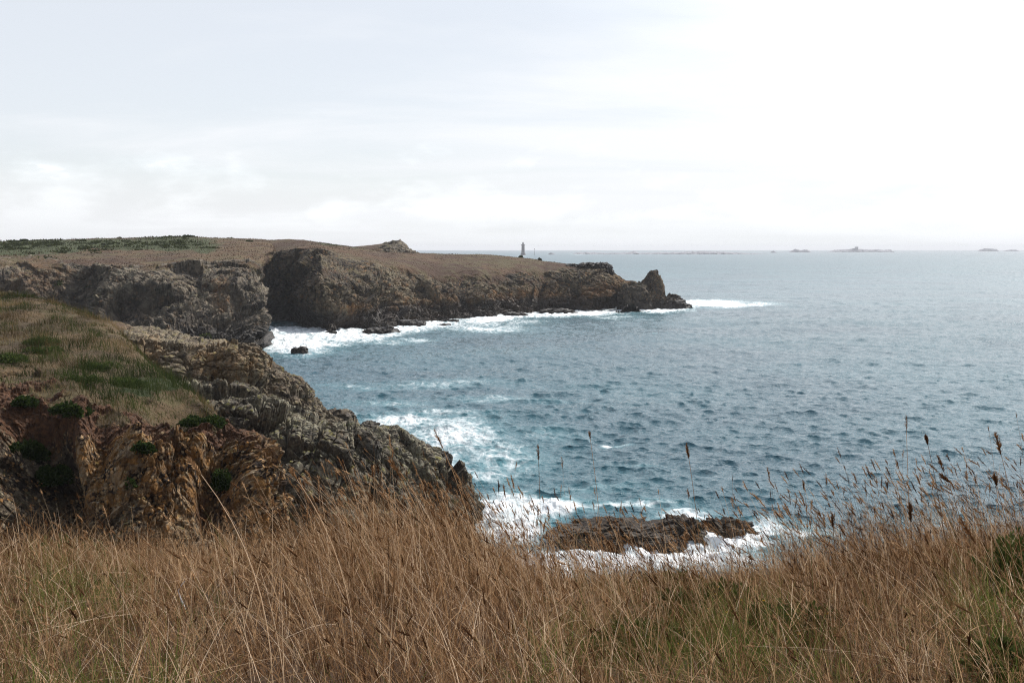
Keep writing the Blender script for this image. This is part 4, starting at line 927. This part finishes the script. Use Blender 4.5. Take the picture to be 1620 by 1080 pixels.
# tallest ones along the brow, seen against the sea
stems(3000, 7.0, 11.5, .86, .16, .16, lambda p_, x, y: np.clip(.05 + .7 * np.exp(-((p_ - 1450) / 260)**2) + .7 * np.exp(-((p_ - 900) / 190)**2) + .4 * np.exp(-((p_ - 560) / 160)**2), 0, 1), .95, .66, (.0017, .0028), (.05, .13), (.0045, .009), 16)
stems(1100, 3.6, 9.5, .78, .16, .24, lambda p_, x, y: np.clip(.5 + 1.0 * field(x, y, .8, 79), .05, 1), .5, .78, (.0017, .0032), (.05, .11), (.005, .009), 16)
tag(HS.build('tall_grass', M_GRASS), 'tall dry straw coloured grass stems bent left by the wind', 'grass', kind='stuff')
tag(HH.build('seed_heads', M_SEED), 'brown spiky seed heads on the tall dry clifftop grass', 'grass', kind='stuff')

# the stalks that stand out one by one
STALKS = [ # head tip px, head bottom px, D, head radius, tint, label
 ((1574, 683), (1584, 720), 6.6, .013, .45, 'grass stalk with thick furry seed head, standing highest at the right edge of the sea'),
 ((1572, 750), (1577, 768), 6.9, .016, .30, 'grass stalk with short forked seed head below the thick furry one at right'),
 ((1464, 687), (1468, 704), 7.2, .012, .22, 'grass stalk with small dark lumpy seed head over the sea, left of the furry one'),
 ((1482, 719), (1494, 748), 7.4, .010, .35, 'grass stalk with slanting dark seed head under the small lumpy one'),
 ((1486, 749), (1503, 763), 7.0, .014, .42, 'grass stalk with nearly lying fat tan seed head over the sea'),
 ((1433, 655), (1434, 682), 8.0, .005, .55, 'thinnest and highest grass stalk, a hair fine upright seed head over the sea'),
 ((1086, 700), (1090, 726), 7.4, .010, .40, 'lone upright grass stalk over the sea straight above the reef rocks'),
 ((932, 681), (934, 695), 8.2, .008, .50, 'lone short headed grass stalk over the sea above the left part of the reef'),
 ((851, 702), (852, 728), 7.6, .007, .30, 'dark needle like grass head over the sea left of the reef'),
 ((686, 677), (702, 712), 7.0, .006, .60, 'pale arching grass stalk with feathery head over the surf beside the ridge'),
 ((1439, 794), (1441, 826), 6.0, .013, .20, 'grass stalk with fat dark cigar shaped seed head in the right hand grass'),
 ((1316, 812), (1318, 834), 6.4, .010, .22, 'grass stalk with dark cigar shaped seed head, smaller and left of the fat one'),
 ((458, 741), (470, 758), 5.6, .010, .75, 'pale grass stalk with short cream head leaning in front of the grey ridge'),
 ((614, 722), (634, 756), 6.0, .010, .55, 'tan grass stalk with long drooping head in front of the ridge end'),
 ((296, 722), (318, 750), 5.2, .010, .80, 'pale cream grass stalk leaning across the orange earth cliff'),
 ((1518, 818), (1545, 862), 5.4, .011, .48, 'grass stalk with long brown head leaning left near the right edge'),
]
for tp, bt_, D, hr, tn, lb in STALKS:
    a = P(*tp, D); b_ = P(*bt_, D); ax = a - b_; hl = np.linalg.norm(ax); axn = ax / hl
    for dd in np.linspace(0, 1.6, 161):
        r_ = b_ - np.array([0, 0, 1.0]) * dd - np.array([axn[0], axn[1], 0]) * dd * .55
        if r_[2] <= zg(r_[0:1], r_[1:2])[0]: break
    rt = empty('grass_stalk', tuple(r_)); tag(rt, lb, 'grass stalk', 'tall grass stalks standing out of the grass')
    t_ = np.linspace(0, 1, 9)[:, None]; c0 = np.zeros(3); c2 = b_ - r_; c1 = c2 - axn * np.linalg.norm(c2) * .5
    pts = (1 - t_)**2 * c0 + 2 * t_ * (1 - t_) * c1 + t_**2 * c2
    rad = np.linspace(.0030, .0017, 9)
    ang = np.linspace(0, 2 * np.pi, 5, endpoint=False); ring = np.stack([np.cos(ang), np.sin(ang), 0 * ang], 1)
    v = (pts[:, None] + ring[None] * rad[:, None, None]).reshape(-1, 3)
    f = np.array([[i * 5 + j, i * 5 + (j + 1) % 5, (i + 1) * 5 + (j + 1) % 5, (i + 1) * 5 + j] for i in range(8) for j in range(5)])
    mesh_np('stem', v, f, M_GRASS, True, {'tint': np.full(len(v), min(1, tn + .2)), 'grn': np.zeros(len(v))}, rt)
    h_ = Heap(); seed_heads(h_, (b_ - r_)[None], ax[None], np.array([hl]), np.array([hr]), 46, np.array([tn]), np.zeros(1), .42); h_.build('seed_head', M_SEED, rt, False)

# ---------------------------------------------------------------- bushes
def sprigs(heap, c, size, n, leaf, tint=(0.2, 0.75), squash=0.7, spiny=True):
    """leafy mass: many small pointed leaf faces filling a lumpy dome around c (half extents size)"""
    nd = 7; sub = np.concatenate([rng.uniform(-.62, .62, (nd, 2)), rng.uniform(-.1, .25, (nd, 1))], 1) * np.array(size); sr = rng.uniform(.32, .62, nd)
    w_ = rng.integers(0, nd, n)
    d = rng.normal(size=(n, 3)); d /= np.linalg.norm(d, axis=1, keepdims=True); d[:, 2] = np.abs(d[:, 2]) - .15
    r_ = rng.uniform(.25, 1, n)**.5
    lump = 1 + .38 * perlin(d * 2.3 + np.array(c) * 1.7, 77)
    p_ = np.array(c) + sub[w_] + d * (r_ * lump * sr[w_])[:, None] * np.array(size) * np.array([1, 1, 1.25])
    o_ = d + rng.normal(0, .55, (n, 3)); o_[:, 2] += .35; o_ /= np.linalg.norm(o_, axis=1, keepdims=True)
    sd = np.cross(o_, rng.normal(size=(n, 3))); sd /= np.linalg.norm(sd, axis=1, keepdims=True)
    ll = leaf * rng.uniform(.6, 1.4, n)[:, None]; ww = ll * (.14 if spiny else .36)
    v = np.stack([p_, p_ + o_ * ll * .5 + sd * ww, p_ + o_ * ll, p_ + o_ * ll * .5 - sd * ww], 1).reshape(-1, 3)
    tn = np.clip(tint[0] + (tint[1] - tint[0]) * rng.uniform(0, 1, n) , 0, 1)
    heap.add(v, np.arange(4 * n).reshape(-1, 4), np.repeat(tn, 4), np.zeros(4 * n)); return p_, o_
def shoots(heap, size, n, leaf, tint):
    """upright leafy shoots filling a dome"""
    K = 46; m_ = max(12, n // K)
    a = rng.uniform(0, 6.28, m_); r_ = rng.uniform(0, 1, m_)**.5
    b0 = np.stack([np.cos(a) * r_ * size[0], np.sin(a) * r_ * size[1], np.zeros(m_)], 1)
    top = size[2] * (1.05 - .55 * r_**2) * rng.uniform(.6, 1.25, m_)
    ax = np.stack([np.cos(a) * r_ * .35, np.sin(a) * r_ * .35, np.ones(m_)], 1) + rng.normal(0, .16, (m_, 3)); ax /= np.linalg.norm(ax, axis=1, keepdims=True)
    t_ = rng.uniform(.25, 1.0, (m_, K))
    c = b0[:, None] + ax[:, None] * (t_ * top[:, None])[..., None]
    o_ = rng.normal(size=(m_, K, 3)); o_ -= ax[:, None] * (o_ * ax[:, None]).sum(2, keepdims=True); o_ /= np.linalg.norm(o_, axis=2, keepdims=True)
    o_ = o_ * (1.15 - .6 * t_[..., None]) + ax[:, None] * (.35 + .7 * t_[..., None]); o_ /= np.linalg.norm(o_, axis=2, keepdims=True)
    c = c.reshape(-1, 3); o_ = o_.reshape(-1, 3); N = len(c)
    sd = np.cross(o_, rng.normal(size=(N, 3))); sd /= np.linalg.norm(sd, axis=1, keepdims=True)
    ll = leaf * rng.uniform(.6, 1.3, N)[:, None]; ww = ll * .17
    v = np.stack([c, c + o_ * ll * .5 + sd * ww, c + o_ * ll, c + o_ * ll * .5 - sd * ww], 1).reshape(-1, 3)
    st = np.repeat(rng.uniform(tint[0], tint[1], m_), K)
    heap.add(v, np.arange(4 * N).reshape(-1, 4), np.repeat(np.clip(st + rng.normal(0, .12, N), 0, 1), 4), np.zeros(4 * N)); return c, o_
def bush(name, loc, size, n, leaf, label, cat, group=None, flowers=0, tint=(.2, .75), spiny=True):
    rt = empty(name, tuple(loc)); tag(rt, label, cat, group)
    h_ = Heap(); p_, o_ = (shoots(h_, size, n, leaf, tint) if name in ('gorse_bush', 'low_bush') else sprigs(h_, (0, 0, 0), size, n, leaf, tint, spiny=spiny)); n = len(p_)
    k = 9; a = rng.uniform(0, 6.28, k)     # woody twigs inside the mass
    tubes(h_, np.stack([.15 * size[0] * np.cos(a), .15 * size[1] * np.sin(a), np.full(k, -.15 * size[2])], 1), np.full(k, size[2] * .9), np.stack([np.cos(a), np.sin(a)], 1) * .6, np.full(k, .5), np.full(k, .012 * size[2] + .002), 4, np.full(k, .1), np.zeros(k))
    h_.build('foliage', M_LEAF, rt, False)
    if flowers:
        top = np.argsort(-(p_[:, 2] / size[2] - 0.5 * p_[:, 1] / size[1] + rng.uniform(0, .5, n)))[:n // 5]
        for i in rng.choice(top, flowers, replace=False):
            c_ = p_[i] + o_[i] * leaf * .9; n5 = 5; v = [c_]; f = []
            e1 = np.cross(o_[i], rng.normal(size=3)); e1 /= np.linalg.norm(e1); e2_ = np.cross(o_[i], e1)
            for j in range(n5):      # five petals joined at the centre
                a1 = 6.283 * j / n5; d_ = e1 * math.cos(a1) + e2_ * math.sin(a1); sd = -e1 * math.sin(a1) + e2_ * math.cos(a1); r_ = rng.uniform(.011, .016); b_ = len(v)
                v += [c_ + d_ * r_ * .6 + sd * r_ * .35 + o_[i] * r_ * .4, c_ + d_ * r_ + o_[i] * r_ * .7, c_ + d_ * r_ * .6 - sd * r_ * .35 + o_[i] * r_ * .4]; f.append([0, b_, b_ + 1, b_ + 2])
            mesh_np('flower', np.array(v), np.array(f), M_FLOWER, False, None, rt)
    return rt
for i, (a, b_, sz, n, fl, lb) in enumerate([
    (1130, 985, (.50, .40, .27), 7000, 22, 'low green gorse bush with scattered yellow flowers among the dry grass'),
    (1255, 1010, (.34, .30, .22), 4500, 12, 'smaller flowering gorse bush right of the biggest gorse patch'),
    (1020, 1035, (.36, .28, .18), 4500, 10, 'low flowering gorse sprawl at the bottom edge, left of the biggest gorse patch'),
    (1060, 930, (.42, .3, .16), 3500, 9, 'flowering gorse strip just behind the biggest gorse patch, near the brow')]):
    bush('gorse_bush', ground_at(a, b_), sz, n, .045, lb, 'bush', 'gorse bushes in the clifftop grass', fl, (.3, 1.0))
for a, b_, sz, n, lb in [
    (1618, 940, (.22, .25, .42), 4500, 'dark green bush at the right edge of the clifftop grass'),
    (1600, 1065, (.30, .22, .15), 3000, 'dark low bush in the bottom right corner of the grass'),
    (95, 915, (.60, .45, .40), 8000, 'dark green bush half buried in dry grass at left'),
    (350, 925, (.25, .22, .22), 2000, 'small brownish green bush in the grass right of the dark left one')]:
    bush('low_bush', ground_at(a, b_), sz, n, .05, lb, 'bush', 'dark bushes in the clifftop grass', 0, (.35, 1.0))
def surf_pt(gr, px, py):
    a, b_ = proj(gr); k = np.argmin((a - px)**2 + (b_ - py)**2 + 0 * a); return gr.reshape(-1, 3)[k]
sg = SLOPE[0]
for a, b_, sz, n, lb in [
    (227, 712, (.42, .35, .42), 1500, 'small dark bush growing from the middle of the orange earth face'),
    (318, 675, (1.0, .6, .55), 3500, 'wide dark bush hanging on the right shoulder of the earth face'),
    (35, 642, (.55, .5, .5), 2200, 'green cushion bush near the left edge above the earth face'),
    (112, 655, (.75, .6, .55), 2600, 'dark green bush draped over the earth lip above pale rock'),
    (45, 725, (1.0, .6, 1.0), 4200, 'largest dark creeper mass in the shaded gully at left'),
    (90, 760, (.8, .5, .9), 3200, 'dark creeper low in the gully beside the pale rock rib'),
    (352, 775, (.45, .4, 1.0), 2200, 'dark hanging bush in the cleft left of the pale right rib'),
    (205, 770, (.25, .25, .35), 700, 'small tuft of dark plant wedged between two grey boulders')]:
    bush('cliff_bush', surf_pt(sg, a, b_), sz, n, .12, lb, 'bush', 'bushes on the eroded earth face', 0, (.0, .55), False)
for a, b_, sz, n, lb in [
    (165, 585, (1.35, 1.20, 0.59), 2600, 'long green bush on the slope above the earth face'),
    (215, 610, (1.76, 1.20, 0.59), 3200, 'green bush at the right end of the slope, before the tawny rock'),
    (20, 575, (0.94, 0.90, 0.68), 1800, 'dark green bush on the slope at the left edge'),
    (70, 545, (1.08, 0.90, 0.51), 1800, 'green cushion high on the left slope'),
    (65, 560, (0.94, 0.90, 0.51), 1500, 'dark bush just below the green cushion on the left slope'),
    (130, 605, (0.94, 0.90, 0.59), 1800, 'dark green bush low on the slope, left of the long green one'),
    (270, 632, (1.35, 0.90, 0.51), 2200, 'green bush on the last spur of the slope under the tawny rock')]:
    bush('slope_bush', surf_pt(sg, a, b_), sz, n, .13, lb, 'bush', 'green bushes on the grassy slope', 0, (.15, .8))

# ---------------------------------------------------------------- grass on the slope and scrub on the plateau
def on_surface(gr, weight, n):
    c = (gr[:-1, :-1] + gr[1:, 1:]) / 2
    ar = np.linalg.norm(np.cross(gr[1:, :-1] - gr[:-1, :-1], gr[:-1, 1:] - gr[:-1, :-1]), axis=2)
    wt = (ar * weight[:-1, :-1]).reshape(-1); cs = np.cumsum(wt); k = np.searchsorted(cs, rng.uniform(0, cs[-1], n))
    k = np.minimum(k, len(wt) - 1); i, j = np.unravel_index(k, ar.shape)
    a, b_ = rng.uniform(0, 1, (n, 1)), rng.uniform(0, 1, (n, 1))
    return gr[i, j] * (1 - a) * (1 - b_) + gr[i + 1, j] * a * (1 - b_) + gr[i, j + 1] * (1 - a) * b_ + gr[i + 1, j + 1] * a * b_
gr, at = SLOPE; N = 105000
p_ = on_surface(gr, at['veg'] * (at['veg'] > .45), N); a_, b_ = proj(p_)
gg = np.clip(blob(a_, b_, [(70, 545, 60, 18, .6), (230, 612, 100, 28, 1.3), (20, 575, 50, 22, .9), (160, 590, 60, 20, 1.1), (60, 490, 90, 12, .4), (30, 610, 60, 12, .7)]) + 1.9 * fbm(p_, .3, 4, 81) + .42, 0, 1)
hp = Heap()
ribbons(hp, p_ - [0, 0, .03], np.clip(.26 + .75 * fbm(p_, .6, 4, 85), .06, .7) * rng.uniform(.6, 1.5, N) * (1 + 1.0 * blob(a_, b_, [(230, 612, 95, 24, 1.0), (70, 545, 60, 20, .7), (160, 590, 60, 18, .8)])), around(N, .35, (-.25, .1)), rng.uniform(.3, .9, N), rng.uniform(.014, .034, N), 3, np.clip(.40 + 1.3 * fbm(p_, .35, 4, 82) + rng.normal(0, .2, N), 0, 1), (rng.uniform(0, 1, N) < gg).astype(float))
tag(hp.build('hillside_grass', M_SLOPE), 'tan and green tussocky grass covering the near left slope', 'grass', kind='stuff')
hp = Heap()
for (gr, at), n, h0 in ((CLIFF, 42000, .55), (HEAD, 34000, .42)):
    v_ = at['veg'] * (at['veg'] > .5)
    p_ = on_surface(gr, v_, n); a_, b_ = proj(p_)
    gg = np.clip(blob(a_, b_, [(270, 386, 70, 11, 1.6), (180, 387, 90, 9, 1.4), (60, 390, 110, 12, 1.5), (-80, 392, 110, 12, 1.), (20, 402, 80, 6, .8), (540, 387, 60, 6, .6)]) + 1.5 * fbm(p_, .10, 4, 83) - .22, 0, 1)
    ribbons(hp, p_ - [0, 0, .05], rng.uniform(.4, 1.2, n) * h0 * (.5 + .6 * gg) * (1 + 1.3 * np.clip(fbm(p_, .25, 3, 86), -.4, .6)), around(n, .5), rng.uniform(.3, .9, n), rng.uniform(.10, .26, n), 2, np.clip(.22 + .9 * fbm(p_, .06, 5, 84) + rng.normal(0, .09, n), 0, 1), (rng.uniform(0, 1, n) < gg).astype(float), .1)
gr, at = CLIFF; a_, b_ = proj(gr)
wt_ = np.clip(blob(a_, b_, [(270, 386, 65, 10, 1.4), (180, 387, 90, 8, 1.2), (60, 390, 110, 11, 1.3), (-80, 392, 110, 12, 1.2)]) + 1.2 * fbm(gr.reshape(-1, 3), .05, 3, 87).reshape(a_.shape) - .35, 0, 1)
for c_ in on_surface(gr, wt_, 520):
    z_ = rng.uniform(.7, 2.0); sprigs(hp, c_ - [0, 0, .1], (z_ * 1.4, z_ * 1.3, rng.uniform(.3, .75)), 46, .55, (rng.uniform(0, .3), rng.uniform(.4, .9)), spiny=False); hp.a['grn'][-1][:] = 1
M_HEATH = blade_mat('heath', [(0.034, 0.017, 0.010), (0.072, 0.035, 0.018), (0.125, 0.070, 0.036), (0.21, 0.14, 0.078)], ((0.016, 0.024, 0.008), (0.075, 0.085, 0.028)), .2)
tag(hp.build('heath_scrub', M_HEATH), 'low brown heath and green scrub covering the headland top', 'heath', kind='stuff')
for a_, D, sz, lb in [(35, 330, (1.2, 1.3, .5), 'dark rounded bush on the skyline near the left edge'), (300, 332, (2.0, 1.6, .5), 'dark wide bush on the skyline where green scrub ends'),
                      (828, 358, (.5, .5, .7), 'tiny dark bush on the headland skyline near the lighthouse'), (858, 356, (.5, .5, .8), 'tiny dark bush on the headland skyline right of the lighthouse')]:
    gr = CLIFF[0] if a_ < 400 else HEAD[0]
    aa, bb = proj(gr); m_ = np.abs(aa - a_) < 4; k = np.argmin(np.where(m_, bb, 9e9)); loc = gr.reshape(-1, 3)[k]
    bush('skyline_bush', loc, sz, 500, .45, lb, 'bush', 'bushes on the headland skyline', 0, (.0, .5), False)

# ---------------------------------------------------------------- small things in the grass
rt = ground_at(292, 985); v = []; f = []
def twig(pts, r0, r1):
    pts = np.array(pts, float); n = len(pts); ang = np.linspace(0, 2 * np.pi, 7, endpoint=False)
    ring = np.stack([np.cos(ang), np.sin(ang), 0.4 * np.sin(ang)], 1); rr = np.linspace(r0, r1, n) * (1 + .15 * np.sin(np.arange(n) * 2.1))
    b_ = len(v); v.extend((pts[:, None] + ring[None] * rr[:, None, None]).reshape(-1, 3))
    f.extend([[b_ + i * 7 + j, b_ + i * 7 + (j + 1) % 7, b_ + (i + 1) * 7 + (j + 1) % 7, b_ + (i + 1) * 7 + j] for i in range(n - 1) for j in range(7)])
twig([(.035, 0, .02), (.02, 0, .06), (0, .005, .10), (-.015, .01, .15), (.005, .01, .185), (.03, .02, .215)], .007, .003)
o = mesh_np('bleached_stick', np.array(v), np.array(f), M_WOOD, True); o.location = tuple(rt + [0, -.1, .12]); tag(o, 'bleached white broken stick lying in the dry grass at left', 'stick')

# ---------------------------------------------------------------- sea air
m, t, out = new_mat('sea_haze'); t.t.nodes.remove(out); out = t.n('ShaderNodeOutputMaterial')
pv = t.n('ShaderNodeVolumePrincipled'); pv.inputs['Color'].default_value = (0.93, 0.95, 1.0, 1); pv.inputs['Density'].default_value = 0.0001; pv.inputs['Anisotropy'].default_value = 0.0
t.t.links.new(pv.outputs[0], out.inputs['Volume'])
hz_ = boxes('haze', [(0, 6900, 24, 64000, 13900, 56)], m); tag(hz_, kind='stuff')
